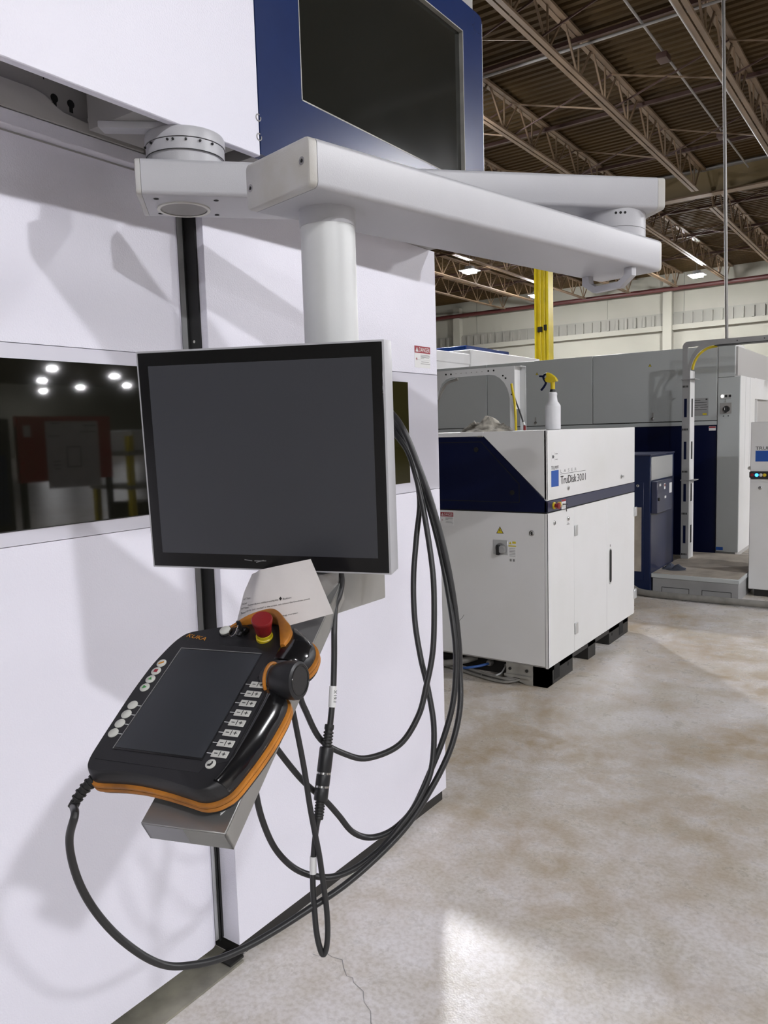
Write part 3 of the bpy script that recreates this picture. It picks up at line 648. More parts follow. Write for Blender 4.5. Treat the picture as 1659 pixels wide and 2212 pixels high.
# ribbed strain relief at the lower left corner
sr = [V((-.0875, -.1165, -.026)), V((-.0960, -.1260, -.030)), V((-.1035, -.1370, -.036)), V((-.108, -.147, -.043))]
b = MB(); b.tube(sr, lambda t: .0068-.0016*t, 12, 6); rel = b.build('strain_relief', 'black_rubber', pad)
Q = crom(sr, 6)
for i in (1, 4, 7, 10, 13):
    MB().lathe([(.0085-.0016*i/18, -.0011), (.0085-.0016*i/18, .0011)], Q[i], Q[i+1]-Q[i-1], 8).build('relief_rib', 'black_rubber', rel)
MB().lathe([(.0062, -.004), (.0066, .004)], Q[-2], Q[-1]-Q[-4], 14).build('relief_sleeve', 'black_rubber', rel)

# ============================================================ PAPER NOTE
cBL, cTL, cTR, cBR = V((-.838, .768, 1.150)), V((-.832, .802, 1.248)), V((-.733, .844, 1.271)), V((-.701, .851, 1.192))
def psurf(u, v, o=0):
    p = (cBL*(1-u)+cBR*u)*(1-v)+(cTL*(1-u)+cTR*u)*v
    nb = V((.47, -.86, .19))
    back = -.030*max(0, .30-u)**2/.09 - .020*max(0, (v-.72)/.28)*max(0, (.28-u)/.28) - .010*math.exp(-((u-.12)/.08)**2)*v + .006*math.sin(u*4.2)*(1-v) + .004*math.sin(math.pi*u)
    return p+nb*(back+o)
note = tag(MB().sheet(lambda u, v: psurf(u, v), 28, 16).build('paper_note', 'paper', smooth=80), 'creased white printed instruction sheet tucked behind the teach pendant', 'paper')
def pline(body, u0, v0, wu, hv):
    def bend(p): return psurf(u0+p.x, v0+p.y-.10*p.x*(1 if u0 > .2 else 1), .0006)
    text('printed_line', body, wu, hv, 'print_black', note, Matrix.Identity(4), 0, bend)
pline('the "C" Button', .03, .60, .13, .030); pline('the back', .03, .53, .08, .03); pline('the "B" Button', .03, .46, .13, .03); pline('"Button"', .04, .39, .09, .03)
pline('Deadman-Button while pressing the', .14, .475, .38, .033); pline('Button', .57, .435, .09, .03)
pline('see the "path reached" in the screen, can release the Deadman switch', .14, .395, .70, .033)
pline('the big screen', .50, .170, .20, .03)
pd = MB(frame(psurf(.545, .432, .0005), (.92, .38, .05), (-.02, .05, 1))).prism([(0, 0), (.0022, .0030), (0, .0060), (-.0022, .0030)], 0, .0003).build('printed_diamond', 'print_black', note)

# ============================================================ CABLES
def cable(label, pts, r=.0047, group='loose black cables of the operator panel', name='cable'):
    return tag(MB().tube(pts, r, 10, 7).build(name, 'cable_black'), label, 'cable', group)
cs = PF @ sr[-1]
A_ = [tuple(cs), (-0.812, 0.494, 1.012), (-0.825, 0.493, 0.981), (-0.833, 0.499, 0.945), (-0.835, 0.51, 0.904), (-0.832, 0.527, 0.862), (-0.822, 0.549, 0.821), (-0.807, 0.576, 0.784), (-0.796, 0.602, 0.761), (-0.783, 0.631, 0.75), (-0.77, 0.662, 0.744), (-0.754, 0.702, 0.745), (-0.737, 0.745, 0.752), (-0.715, 0.793, 0.766), (-0.69, 0.843, 0.784), (-0.666, 0.897, 0.811), (-0.646, 0.945, 0.842), (-0.63, 0.98, 0.88), (-0.617, 1.013, 0.923), (-0.611, 1.037, 0.962), (-0.612, 1.059, 1.007), (-0.621, 1.076, 1.057), (-0.626, 1.082, 1.109), (-0.638, 1.087, 1.185), (-0.655, 1.089, 1.261), (-0.677, 1.088, 1.337), (-0.699, 1.084, 1.399), (-0.721, 1.079, 1.454), (-0.754, 1.084, 1.489), (-0.787, 1.065, 1.518)]
B_ = [(-0.782, 0.774, 1.039), (-0.766, 0.792, 0.994), (-0.749, 0.823, 0.94), (-0.731, 0.852, 0.901), (-0.72, 0.87, 0.872), (-0.709, 0.888, 0.841), (-0.694, 0.909, 0.826), (-0.674, 0.93, 0.829), (-0.658, 0.952, 0.843), (-0.646, 0.97, 0.865), (-0.635, 0.998, 0.91), (-0.624, 1.023, 0.959), (-0.618, 1.045, 1.01), (-0.62, 1.061, 1.061), (-0.627, 1.072, 1.112), (-0.645, 1.084, 1.185), (-0.666, 1.093, 1.26), (-0.692, 1.099, 1.336), (-0.717, 1.101, 1.398), (-0.742, 1.1, 1.45), (-0.774, 1.106, 1.482), (-0.805, 1.088, 1.511)]
C_ = [(-0.775, 0.749, 0.994), (-0.776, 0.754, 0.94), (-0.776, 0.766, 0.89), (-0.769, 0.784, 0.841), (-0.752, 0.81, 0.803), (-0.726, 0.843, 0.784), (-0.7, 0.873, 0.789), (-0.672, 0.908, 0.813), (-0.65, 0.943, 0.849), (-0.637, 0.969, 0.879), (-0.63, 0.995, 0.918), (-0.637, 1.017, 0.977), (-0.653, 1.028, 1.034), (-0.67, 1.034, 1.084), (-0.686, 1.044, 1.142), (-0.697, 1.06, 1.208), (-0.702, 1.08, 1.275), (-0.706, 1.099, 1.336), (-0.724, 1.108, 1.398), (-0.75, 1.107, 1.446), (-0.78, 1.114, 1.475), (-0.811, 1.095, 1.504)]
D_ = [(-0.763, 0.821, 1.112), (-0.755, 0.833, 1.063), (-0.753, 0.84, 1.043), (-0.743, 0.862, 0.99), (-0.72, 0.892, 0.961), (-0.698, 0.921, 0.949), (-0.665, 0.959, 0.964), (-0.648, 0.989, 1.004), (-0.644, 1.009, 1.049), (-0.643, 1.028, 1.097), (-0.649, 1.045, 1.153), (-0.66, 1.062, 1.218), (-0.679, 1.076, 1.292), (-0.697, 1.085, 1.353), (-0.719, 1.091, 1.411), (-0.74, 1.089, 1.442), (-0.771, 1.094, 1.466), (-0.798, 1.078, 1.495)]
E1 = [(-0.766, 0.952, 1.239), (-0.763, 0.952, 1.217), (-0.759, 0.94, 1.197), (-0.758, 0.927, 1.181), (-0.748, 0.91, 1.149), (-0.742, 0.9, 1.108), (-0.735, 0.886, 1.058), (-0.731, 0.872, 1.016), (-0.731, 0.868, 1.003)]
E2 = [(-0.72, 0.824, 0.889), (-0.721, 0.819, 0.874), (-0.72, 0.81, 0.842), (-0.717, 0.802, 0.804), (-0.711, 0.796, 0.767), (-0.704, 0.791, 0.733), (-0.7, 0.793, 0.708), (-0.696, 0.795, 0.7), (-0.693, 0.799, 0.71), (-0.693, 0.803, 0.733), (-0.697, 0.807, 0.765), (-0.703, 0.809, 0.798), (-0.711, 0.812, 0.837), (-0.717, 0.811, 0.871), (-0.725, 0.811, 0.912), (-0.734, 0.812, 0.966), (-0.744, 0.811, 1.02), (-0.753, 0.81, 1.061), (-0.77, 0.804, 1.115)]
cable('black pendant cable sweeping in one long loop from pendant corner to monitor back', A_, .0049, None, 'pendant_cable')
cable('black cable drooping in a kinked loop from the tray to the cable bundle', B_)
cable('black cable hanging in the lowest wide loop under the tray', C_)
cable('black cable in the highest shallow loop beside the in-line connector', D_)
ca = cable('black cable with printed tag running down from monitor into the connector', E1)
cb = cable('black cable in a narrow hairpin loop below the in-line connector', E2, .0043)
def sleeve(par, a, c_, r, m): a = V(a); c_ = V(c_); return MB().cyl(a, c_, r, r, 16).build('cable_tag', m, par)
sl = sleeve(ca, (-.7368, .8885, 1.067), (-.7328, .8790, 1.037), .0056, 'print_white')
Fx = frame((-.7317, .8790, 1.040), (-.13, -.30, -.94), V((.85, .50, 0)))
sleeve(cb, (-.7197, .8082, .836), (-.7178, .8040, .812), .0050, 'print_white')
t_ = V((-.7348, .88375, 1.052)); tocam = (V((0, 0, 1.45))-t_); ax_ = V((.004, -.0095, -.030)).normalized(); tn = (tocam-ax_*tocam.dot(ax_)).normalized()
text('tag_lettering', 'X19.1', .018, .0045, 'print_black', sl, frame(t_-ax_*.010-ax_.cross(tn)*.002, ax_, tn.cross(ax_), tn), .0058)
# in-line plug connector
cn = thing('plug_connector', 'black in-line plug connector with ribbed sleeves joining two cables', 'connector', None, Matrix.Translation((-.726, .848, .95)))
TC = Matrix.Translation((.726, -.848, -.95)); p0, p1 = V((-.7310, .8690, 1.0095)), V((-.7205, .8235, .8860)); d = p1-p0; L_ = d.length
def seg(name, t0, t1, r, m, par=cn, n=20): return MB(TC).lathe([(r*.93, 0), (r, .002), (r, (t1-t0)*L_-.002), (r*.93, (t1-t0)*L_)], p0+d*t0, d, n).build(name, m, par)
core = seg('core', 0, 1, .0060, 'black_rubber')
seg('upper_sleeve', -.03, .03, .0072, 'black_rubber'); 
for k in range(5): seg('sleeve_rib', .05+k*.035, .072+k*.035, .0078, 'black_rubber')
seg('upper_body', .22, .50, .0108, 'black_plastic'); seg('joint_ring', .50, .508, .0106, 'chrome'); seg('middle_body', .508, .645, .0107, 'black_plastic'); seg('joint_ring', .645, .653, .0106, 'chrome')
seg('lower_body', .653, .80, .0105, 'black_plastic')
for k in range(5): seg('sleeve_rib', .815+k*.032, .835+k*.032, .0076, 'black_rubber')
seg('lower_sleeve', .965, 1.0, .0072, 'black_rubber')

# ============================================================ LASER CABINET (with the name print)
X0, Y0, X9, Y9 = -1.703, 3.93, -2.95, 5.456
lc = thing('laser_cabinet', 'white and navy industrial laser cabinet on black pallet base, printed TruDisk 3001', 'cabinet', None, Matrix.Translation((-2.3, 4.7, 0)))
TL = Matrix.Translation((2.3, -4.7, 0)); XF = TL @ FX(X0); YF = TL @ FY(Y0)
def LB(): return MB(TL.copy())
body = LB().box(X9, X0-.012, Y0+.012, Y9-.01, .115, 1.40).build('body', 'flange_grey', lc)
# lower skins
MB(YF).box(X9, X0-.0165, .125, .985, -.012, 0, .002, 1).build('side_panel', 'cabinet_white', lc)
MB(YF).box(X0-.0165, X0-.0135, .125, .985, -.012, -.004).build('corner_gap', 'hole_black', lc)
MB(XF).box(Y0-.0, Y0+.388, .115, .985, -.012, 0, .002, 1).build('front_panel', 'cabinet_white', lc)
MB(YF).box(X0-.0135, X0, .115, .985, -.012, -.0005).build('corner_strip', 'cabinet_white', lc)
d1 = MB(XF).box(Y0+.3895, Y0+.956, .115, .985, -.012, 0, .002, 1).build('door', 'cabinet_white', lc)
d2 = MB(XF).box(Y0+.9575, Y9, .115, .985, -.012, 0, .002, 1).build('door', 'cabinet_white', lc)
for z0, z1 in ((.814, .878), (.222, .290)):
    MB(XF).box(4.322, 4.366, z0, z1, 0, .008, .002, 1).build('hinge', 'alu', d1)
    MB(XF).box(5.44, 5.485, z0, z1, -.004, .010, .002, 1).build('hinge', 'alu', d2)
hr = MB(XF).prism([(4.925, .45)]+arc(4.95, .44, .025, 180, 360, 8)+arc(4.95, .63, .025, 0, 180, 8), 0, .002).build('door_handle', 'alu', d2)
MB(XF).prism([(4.932, .45)]+arc(4.952, .445, .018, 180, 360, 8)+arc(4.952, .63, .018, 0, 180, 8), .002, .003).build('handle_recess', 'hole_black', hr)
def lock(F, x, y, r=.013, par=None):
    o = MB(F).lathe([(r, 0), (r, .004), (r*.8, .006), (.0005, .006)], (x, y, 0), (0, 0, 1), 16).build('lock', 'chrome', par or lc)
    MB(F).box(x-r*.2, x+r*.2, y-r*.6, y+r*.6, .006, .0068).build('key_slot', 'hole_black', o)
lock(XF, 4.028, .925); lock(XF, 4.229, .928); lock(XF, 4.232, 1.105); lock(XF, 5.165, 1.113); lock(YF, -1.792, .875, .016)
decal('print_mark', 'print_grey', lc, XF, 4.21, 4.255, .893, .897); decal('print_mark', 'print_grey', lc, XF, 4.225, 4.235, .897, .905); decal('print_mark', 'print_grey', lc, XF, 5.185, 5.225, 1.111, 1.116); decal('print_mark', 'print_grey', lc, XF, 5.215, 5.222, 1.10, 1.116)
decal('print_mark', 'print_grey', lc, XF, 4.945, 4.96, .665, .68)
# blue band and hood
LB().box(X9, X0-.004, Y0+.004, Y9-.004, .985, .992).build('gap_shadow', 'hole_black', lc)
MB(XF).box(Y0, Y9, .992, 1.053, -.015, 0, .002, 1).build('blue_band', 'navy_stripe', lc)
hoodp = [(X9, 1.053), (X9, 1.41)]
MB(YF).prism([(X9, .992), (X0, .992), (X0, 1.053), (-2.087, 1.413), (X9, 1.413)], -.014, 0, .0015, 1).build('blue_cheek', 'navy', lc)
ip = MB(YF).prism([(X9, 1.047), (-1.868, 1.047), (-1.868, 1.147), (-2.100, 1.382), (X9, 1.382)], 0, .0018).build('access_panel', 'navy', lc)
b = MB(YF)
for p, q in (((-1.866, 1.045), (-1.866, 1.148)), ((-1.866, 1.148), (-2.099, 1.384)), ((-2.099, 1.384), (X9, 1.384)), ((-1.866, 1.045), (X9, 1.045))): b.bar((*p, .0009), (*q, .0009), .004, .0022)
b.build('panel_gap', 'hole_black', ip)
for x, z in ((-2.13, 1.341), (-1.907, 1.099)): MB(YF).lathe([(.014, 0), (.014, .005), (.006, .006), (.0005, .006)], (x, z, .0018), (0, 0, 1), 18).build('fastener', 'hole_black', ip)
MB(YF).prism([(X0, 1.056), (X0, 1.439), (-2.083, 1.439), (-2.083, 1.416)], -.014, .0, .0015, 1).build('hood_cheek', 'cabinet_white', lc)
MB(XF).box(Y0, Y9, 1.056, 1.441, -.015, 0, .003, 2).build('hood_front', 'cabinet_white', lc)
LB().box(X9, X0-.012, Y0+.004, Y9, 1.43, 1.4405, .002, 1).build('hood_top', 'cabinet_white', lc)
MB(YF).box(X9, -2.083, 1.416, 1.4405, -.014, .004, .002, 1).build('top_lip', 'cabinet_white', lc)
MB(YF).box(-2.115, -2.085, 1.412, 1.418, 0, .012).build('lid_catch', 'zinc', lc)
# base pallet
b = LB()
for y0, y1 in ((3.945, 4.32), (4.575, 4.703), (4.963, 5.353)): b.box(X0-.11, X0-.012, y0, y1, 0, .115)
b.box(X0-.11, X0-.012, 3.945, 5.353, .080, .115); b.box(-1.80, X0-.012, 3.945, 4.02, 0, .115); b.box(X9, -2.02, 4.06, 4.10, .0, .12)
b.box(X9, X0-.1, 4.10, 5.3, .06, .115)
base = b.build('pallet_base', 'base_black', lc)
BF = TL @ FX(X0-.012)
for y0, y1 in ((4.042, 4.12), (5.165, 5.245)): decal('fork_pocket', 'hole_black', base, BF, y0, y1, .02, .105, 0, .001)
for y in (4.25, 5.02): MB(BF).lathe([(.011, 0), (.011, .001)], (y, .06, 0), (0, 0, 1), 14).build('bolt_hole', 'hole_black', base)
# underside fittings at the side
b = MB(TL @ FY(3.945)); b.prism([(-1.965, .115), (-1.80, .115), (-1.80, .0), (-1.84, .0), (-1.97, .04), (-1.965, .06)], 0, .006); pl_ = b.build('mounting_plate', 'zinc', lc)
for x in (-1.94, -1.835): MB(TL @ FY(3.939)).lathe([(.009, 0), (.009, .006), (.004, .008)], (x, .082, 0), (0, 0, 1), 12).build('bolt', 'base_black', pl_)
MB(TL @ FY(3.937)).box(-1.972, -1.808, .038, .052, 0, .012).build('plate_fold', 'zinc', pl_)
decal('yellow_label', 'print_yellow', lc, TL @ FY(4.058), -2.15, -2.105, .085, .112)
for x, z, r in ((-2.36, .062, .017), (-2.335, .085, .013), (-2.02, .06, .008)): LB().lathe([(r, 0), (r, .01)], (x, 4.05, z), (0, -1, 0), 16).build('port', 'alu', lc)
LB().lathe([(.02, 0), (.022, .02), (.016, .035)], (-2.12, 4.05, .065), (0, -1, -.1), 16).build('hose_fitting', 'zinc', lc)
LB().tube([(-2.12, 4.02, .062), (-2.15, 3.98, .055), (-2.20, 3.95, .045), (-2.26, 3.96, .03), (-2.34, 4.02, .02)], .008, 8).build('blue_hose', 'hose_blue', lc)
LB().tube([(-2.02, 4.04, .055), (-2.02, 3.98, .03), (-2.06, 3.94, .015), (-2.13, 3.94, .012)], .005, 8).build('white_wire', 'print_white', lc)
for k, (z, y) in enumerate(((.012, 3.90), (.03, 3.915), (.012, 3.93))):
    LB().tube([(-1.86-.02*k, 3.97, .03), (-1.93, y, .014+.01*k), (-2.02, y-.01, z), (-2.15, y+.02, z), (-2.3, y+.06, z+.005), (-2.5, y+.1, z+.01)], .008, 8).build('floor_hose', 'hose_grey', lc)
LB().tube([(-2.22, 4.05, .08), (-2.26, 3.99, .07), (-2.34, 3.96, .05), (-2.45, 3.97, .03), (-2.6, 4.02, .03)], .02, 10).build('drain_hose', 'hose_grey', lc)
# front print: label, logo, product lettering
lb = decal('laser_label', 'print_white', lc, XF, 3.997, 4.088, 1.268, 1.320)
decal('label_edge', 'print_grey', lb, XF, 4.0425, 4.0435, 1.272, 1.316, .0006, .001)
MB(XF).lathe([(.010, 0), (.010, .0006)], (4.018, 1.293, .0006), (0, 0, 1), 10).build('laser_burst', 'print_black', lb); decal('label_line', 'print_grey', lb, XF, 4.05, 4.082, 1.306, 1.310, .0006, .001); decal('label_line', 'print_grey', lb, XF, 4.05, 4.082, 1.276, 1.279, .0006, .001); decal('label_line', 'print_grey', lb, XF, 4.03, 4.042, 1.292, 1.294, .0006, .001)
text('logo_lettering', 'TRUMPF', .104, .020, 'print_black', lc, XF @ Matrix.Translation((3.992, 1.222, 0)))
decal('logo_square', 'logo_blue', lc, XF, 3.993, 4.096, 1.127, 1.217)
text('laser_lettering', 'L  A  S  E  R', .24, .018, 'print_grey', lc, XF @ Matrix.Translation((4.122, 1.199, 0)))
decal('title_rule', 'print_black', lc, XF, 4.121, 4.508, 1.1905, 1.1925)
t1 = text('product_lettering', 'TruDisk', .235, .046, 'print_black', lc, XF @ Matrix.Translation((4.122, 1.134, 0)))
t2 = text('product_lettering', '3001', .135, .043, 'print_black', lc, XF @ Matrix.Translation((4.374, 1.134, 0)))
text('product_lettering', 'TruDisk', .235, .046, 'print_black', lc, XF @ Matrix.Translation((4.1245, 1.134, 0)), .0009)
# stop button, key and sticker on the blue band
MB(XF).lathe([(.020, 0), (.020, .006), (.016, .008)], (4.025, 1.0225, 0), (0, 0, 1), 20).build('stop_ring', 'yellow_plastic', lc)
MB(XF).lathe([(.012, .006), (.012, .018), (.018, .022), (.018, .034), (.0005, .036)], (4.025, 1.0225, 0), (0, 0, 1), 20).build('stop_button', 'red_plastic', lc)
MB(XF).lathe([(.015, 0), (.015, .012), (.008, .014)], (4.092, 1.0225, 0), (0, 0, 1), 18).build('key_switch', 'yellow_plastic', lc)
st = decal('key_sticker', 'print_white', lc, XF, 4.135, 4.198, .990, 1.045, .0, .0006); decal('sticker_bar', 'print_red', st, XF, 4.135, 4.198, 1.034, 1.045, .0006, .001)
MB(XF).bar((4.12, 1.022, .015), (4.17, 1.018, .02), .006, .006).build('key', 'base_black', lc)
MB(XF).bar((4.175, 1.01, .012), (4.185, .975, .01), .006, .003).build('key_tag', 'base_black', lc)
# side print
tri_sign(lc, YF, -1.988, .884, .046)
sw = MB(YF).box(-2.031, -1.940, .742, .827, 0, .005, .0015, 1).build('main_switch', 'alu', lc)
MB(YF).lathe([(.030, 0), (.029, .010), (.0005, .010)], (-1.983, .781, .005), (0, 0, 1), 24).build('switch_disc', 'print_grey', sw)
MB(YF @ Matrix.Translation((-1.990, .777, .015))).box(-.010, .010, -.033, .024, 0, .020, .003, 1).build('switch_handle', 'print_black', sw)
MB(YF).lathe([(.024, 0), (.020, .016), (.0005, .017)], (-1.968, .776, .015), (0, 0, 1), 24).build('switch_knob', 'post_grey', sw)
nt_ = decal('switch_notice', 'print_white', lc, YF, -1.936, -1.889, .702, .826)
decal('notice_bar', 'print_yellow', nt_, YF, -1.912, -1.890, .810, .822, .0006, .001); decal('notice_bar', 'print_yellow', nt_, YF, -1.936, -1.889, .793, .799, .0006, .001)
MB(YF).prism([(-1.933, .806), (-1.916, .806), (-1.9245, .822)], .0006, .001).build('notice_triangle', 'print_yellow', nt_)
for k in range(6): decal('notice_line', 'print_grey', nt_, YF, -1.931, -1.894, .780-k*.0085, .7825-k*.0085, .0006, .001)
for x in (-1.929, -1.910): decal('notice_box', 'print_grey', nt_, YF, x, x+.012, .708, .722, .0006, .001)
dg = danger(lc, YF @ Matrix.Translation((-2.379, .895, 0)), .088, .078)
ribbon_pts = [(-2.29, .29), (-2.27, .32), (-2.245, .345), (-2.232, .365)]
b = MB(YF)
for p, q in zip(ribbon_pts, ribbon_pts[1:]): b.bar((*p, .0003), (*q, .0003), .003, .0005)
b.build('scratch', 'print_grey', lc)

# ============================================================ things on the laser cabinet
sb = thing('spray_bottle', 'translucent white spray bottle with yellow head standing on laser cabinet', 'spray bottle', None, Matrix.Translation((-1.757, 4.15, 1.4405)))
MB().lathe([(.035, .0), (.0425, .004), (.0430, .012), (.0432, .128), (.0425, .136), (.0340, .150), (.0275, .158), (.0245, .172), (.0225, .188), (.0235, .194), (.0245, .200), (.0235, .207), (.0190, .212), (.014, .213)], n=32).build('bottle', 'plastic_translucent', sb)
MB().lathe([(.0165, .210), (.0165, .218), (.0145, .227), (.012, .228)], n=24).build('cap_collar', 'black_plastic', sb)
MB().lathe([(.0128, .225), (.0125, .232), (.0130, .276)], n=20).build('neck', 'yellow_plastic', sb)
HF = frame((0, .014, 0), (1, 0, 0), (0, 0, 1), (0, -1, 0))
MB(HF).prism([(-.045, .285), (-.036, .270), (-.013, .264), (.013, .268), (.016, .276), (.022, .270), (.029, .271), (.026, .281), (.018, .292), (.004, .306), (-.014, .318), (-.028, .323), (-.036, .319), (-.034, .305), (-.030, .296)], 0, .028, .004, 2).build('spray_head', 'yellow_plastic', sb)
MB().tube([(-.030, 0, .317), (-.047, 0, .313), (-.056, 0, .300), (-.052, 0, .286), (-.042, 0, .270), (-.043, 0, .260), (-.054, 0, .243), (-.070, 0, .226)], .0065, 8, 6).build('trigger', 'navy', sb)
MB().cyl((-.052, 0, .303), (-.080, 0, .306), .0065, .005, 12).build('nozzle', 'navy', sb)

def rag(name, m, cx, cy, z, rx, ry, h, seed, label, lobes, rot=0):
    b = MB(); n, k = 72, 18; o = V((seed*7.3, seed*3.1, 0)); rings = []
    ca, sa = math.cos(rot), math.sin(rot)
    for j in range(k+1):
        s = j/k; row = []
        for i in range(n):
            a = 2*math.pi*i/n; p = V((math.cos(a), math.sin(a), 0))
            e = 1+.28*noise.noise(p*1.6+o)+.12*noise.noise(p*4+o)
            q = p*s*e
            hh = 0
            for lx, ly, lr, lh in lobes: hh = max(hh, lh*math.exp(-(((q.x-lx)/lr)**2+((q.y-ly)/(lr*1.2))**2)))
            fold = 1-abs(noise.noise(V((q.x*3.2, q.y*2.3, seed))+o))*2.2
            fold2 = 1-abs(noise.noise(V((q.x*6.5+q.y*3, q.y*5, seed+4))+o))*2
            zz = h*(hh*.72+.20*hh*fold+.15*fold2*(.35+hh*.6))*(1-s**6)+.006*(1-s**8)
            X, Y = rx*q.x, ry*q.y
            row.append((cx+X*ca-Y*sa, cy+X*sa+Y*ca, z+max(0.0005, zz)))
        rings.append(row)
    c0 = b.v((cx, cy, rings[1][0][2])); R = [[b.v(p) for p in r] for r in rings[1:]]
    for i in range(n): b.face((c0, R[0][i], R[0][(i+1) % n]))
    for r0, r1 in zip(R, R[1:]):
        for i in range(n): b.face((r0[i], r1[i], r1[(i+1) % n], r0[(i+1) % n]))
    b.face(list(reversed(R[-1])))
    return tag(b.build(name, m, smooth=60), label, 'rag')
rag('cleaning_rag', 'rag', -2.165, 4.12, 1.4405, .172, .11, .098, 3, 'dirty beige cloth rag crumpled on top of the laser cabinet', [(.12, .0, .42, .95), (-.48, .1, .38, .62), (.68, 0, .30, .42), (-.85, -.1, .25, .35)])

# cable bridge standing on the cabinet (arch)
ar = thing('cable_bridge', 'light grey arched sheet metal cable bridge behind the beige rag', 'cable bridge', None, Matrix.Translation((-2.5, 5.25, 1.44)))
TR_ = Matrix.Translation((2.5, -5.25, -1.44)); AF = TR_ @ FY(5.25)
inn = [(-2.560, 1.681)]+[(-2.565, 1.71), (-2.578, 1.752), (-2.602, 1.795), (-2.640, 1.832), (-2.680, 1.855), (-2.727, 1.862)]+[(-3.05, 1.862), (-3.10, 1.85), (-3.14, 1.82), (-3.165, 1.775), (-3.18, 1.70)]
arch = MB(AF).prism([(-2.522, 1.681), (-2.522, 1.912), (-3.26, 1.918), (-3.26, 1.70)][::1]+inn[::-1], 0, .004).build('arch_plate', 'cabinet_white', ar)
MB(AF).box(-2.560, -2.519, 1.4405, 1.680, -.004, .002, .001, 1).build('arch_leg', 'cabinet_white', ar)
MB(AF).box(-2.519, -2.470, 1.4405, 1.908, -.09, -.086, .001, 1).build('side_plate', 'alu', ar)
MB(AF).box(-2.522, -2.518, 1.60, 1.912, -.09, .004).build('side_web', 'cabinet_white', ar)
MB(AF).box(-3.26, -2.47, 1.908, 1.912, -.09, 0).build('arch_cover', 'cabinet_white', ar)
MB(AF).tube([(-3.22, 1.62, -.04), (-3.19, 1.72, -.04), (-3.12, 1.82, -.04), (-3.02, 1.852, -.04)], .012, 8).build('arch_cable', 'hose_grey', ar)
for x, z in ((-3.099, 1.888), (-3.054, 1.887), (-2.732, 1.890), (-2.687, 1.891), (-2.612, 1.848), (-2.590, 1.828), (-2.541, 1.758), (-2.541, 1.707)):
    MB(AF).lathe([(.007, 0), (.007, .001)], (x, z, .004), (0, 0, 1), 12).build('hole', 'hole_black', arch)
for x in (-3.01, -2.965, -2.92, -2.875, -2.83, -2.785): MB(AF).box(x-.004, x+.004, 1.886, 1.891, .004, .005).build('small_slot', 'plate_grey', arch)
tag(MB().tube([(-2.515, 5.19, 1.78), (-2.505, 5.18, 1.74), (-2.480, 5.16, 1.66), (-2.463, 5.14, 1.56), (-2.460, 5.14, 1.4405)], .0095, 10).build('yellow_hose', 'yellow_plastic'), 'yellow hose bending down from the cable bridge into the cabinet top', 'hose')
hb = MB().tube([(-2.515, 5.20, 1.74), (-2.49, 5.2, 1.66), (-2.455, 5.2, 1.57), (-2.425, 5.2, 1.48), (-2.420, 5.2, 1.4405)], .006, 8).build('black_hose', 'cable_black')
tag(hb, 'thin black hose with red plug behind the yellow hose', 'hose'); MB().cyl((-2.42, 5.2, 1.441), (-2.42, 5.2, 1.475), .010, .009, 12).build('red_plug', 'red_plastic', hb); MB().cyl((-2.4215, 5.2, 1.478), (-2.429, 5.2, 1.50), .008, .008, 12).build('white_plug', 'print_white', hb)

# ============================================================ BIG GREY LASER MACHINE
YM = 8.0
bm_ = thing('laser_machine', 'large grey laser cutting machine with navy lower panels and end column', 'machine', None, Matrix.Translation((-3.2, 9.0, 0)))
TM = Matrix.Translation((3.2, -9.0, 0)); MF = TM @ FY(YM); SF = TM @ FX(-1.50)
def BB(): return MB(TM.copy())
BB().box(-7.5, -1.53, YM+.02, 10.6, .14, 2.17).build('body', 'flange_grey', bm_)
for x0, x1 in ((-6.6, -5.438), (-5.432, -4.190), (-4.184, -2.944), (-2.938, -1.708)):
    MB(MF).box(x0, x1, 1.482, 2.19, -.02, 0, .003, 1).build('upper_panel', 'machine_grey', bm_)
    MB(MF).box(x0, x1, .14, 1.435, -.02, -.008).build('lower_panel', 'navy', bm_)
MB(MF).box(-6.6, -1.708, 1.437, 1.474, -.02, -.002).build('seam_strip', 'machine_grey', bm_)
MB(MF).box(-6.6, -1.708, 1.474, 1.481, -.02, -.012).build('seam_gap', 'hole_black', bm_)
cl = MB(MF).box(-1.702, -1.502, .20, 1.885, -.15, 0, .003, 1).build('end_column', 'machine_grey', bm_)
MB(MF).box(-1.702, -1.551, 1.889, 2.19, -.15, 0, .003, 1).build('column_head', 'machine_grey', bm_)
BB().box(-1.560, -1.548, YM+.01, 8.42, 1.912, 2.20).build('head_side', 'cabinet_white', bm_)
MB(TM @ FX(-1.548)).box(8.27, 8.285, 1.96, 2.16, 0, .012).build('side_slot', 'flange_grey', bm_)
BB().box(-1.56, -1.50, YM+.012, 8.72, .20, 1.895).build('side_skin', 'cabinet_white', bm_)
BB().box(-1.56, -1.50, 8.72, 9.6, 1.69, 1.90).build('side_skin', 'cabinet_white', bm_)
BB().box(-1.56, -1.50, 8.72, 8.95, .2, 1.445).build('side_skin', 'cabinet_white', bm_)
BB().box(-1.575, -1.565, 8.72, 9.6, 1.445, 1.69).build('side_window', 'curtain', bm_)
b = BB()
for y in (8.72, 8.86): b.box(-1.565, -1.50, y, y+.02, 1.445, 1.69)
b.build('window_post', 'cabinet_white', bm_)
for y in (8.25, 8.48): MB(SF).box(y, y+.004, 1.0, 1.89, 0, .001).build('panel_joint', 'machine_grey', bm_)
tag(MB().lathe([(.05, 0), (.05, .03), (.02, .05), (.0005, .052)], (-1.40, 9.35, 1.905), (0, 0, 1), 16).build('beacon_lamp', 'red_plastic'), 'small red beacon on the white side of the grey machine', 'beacon')
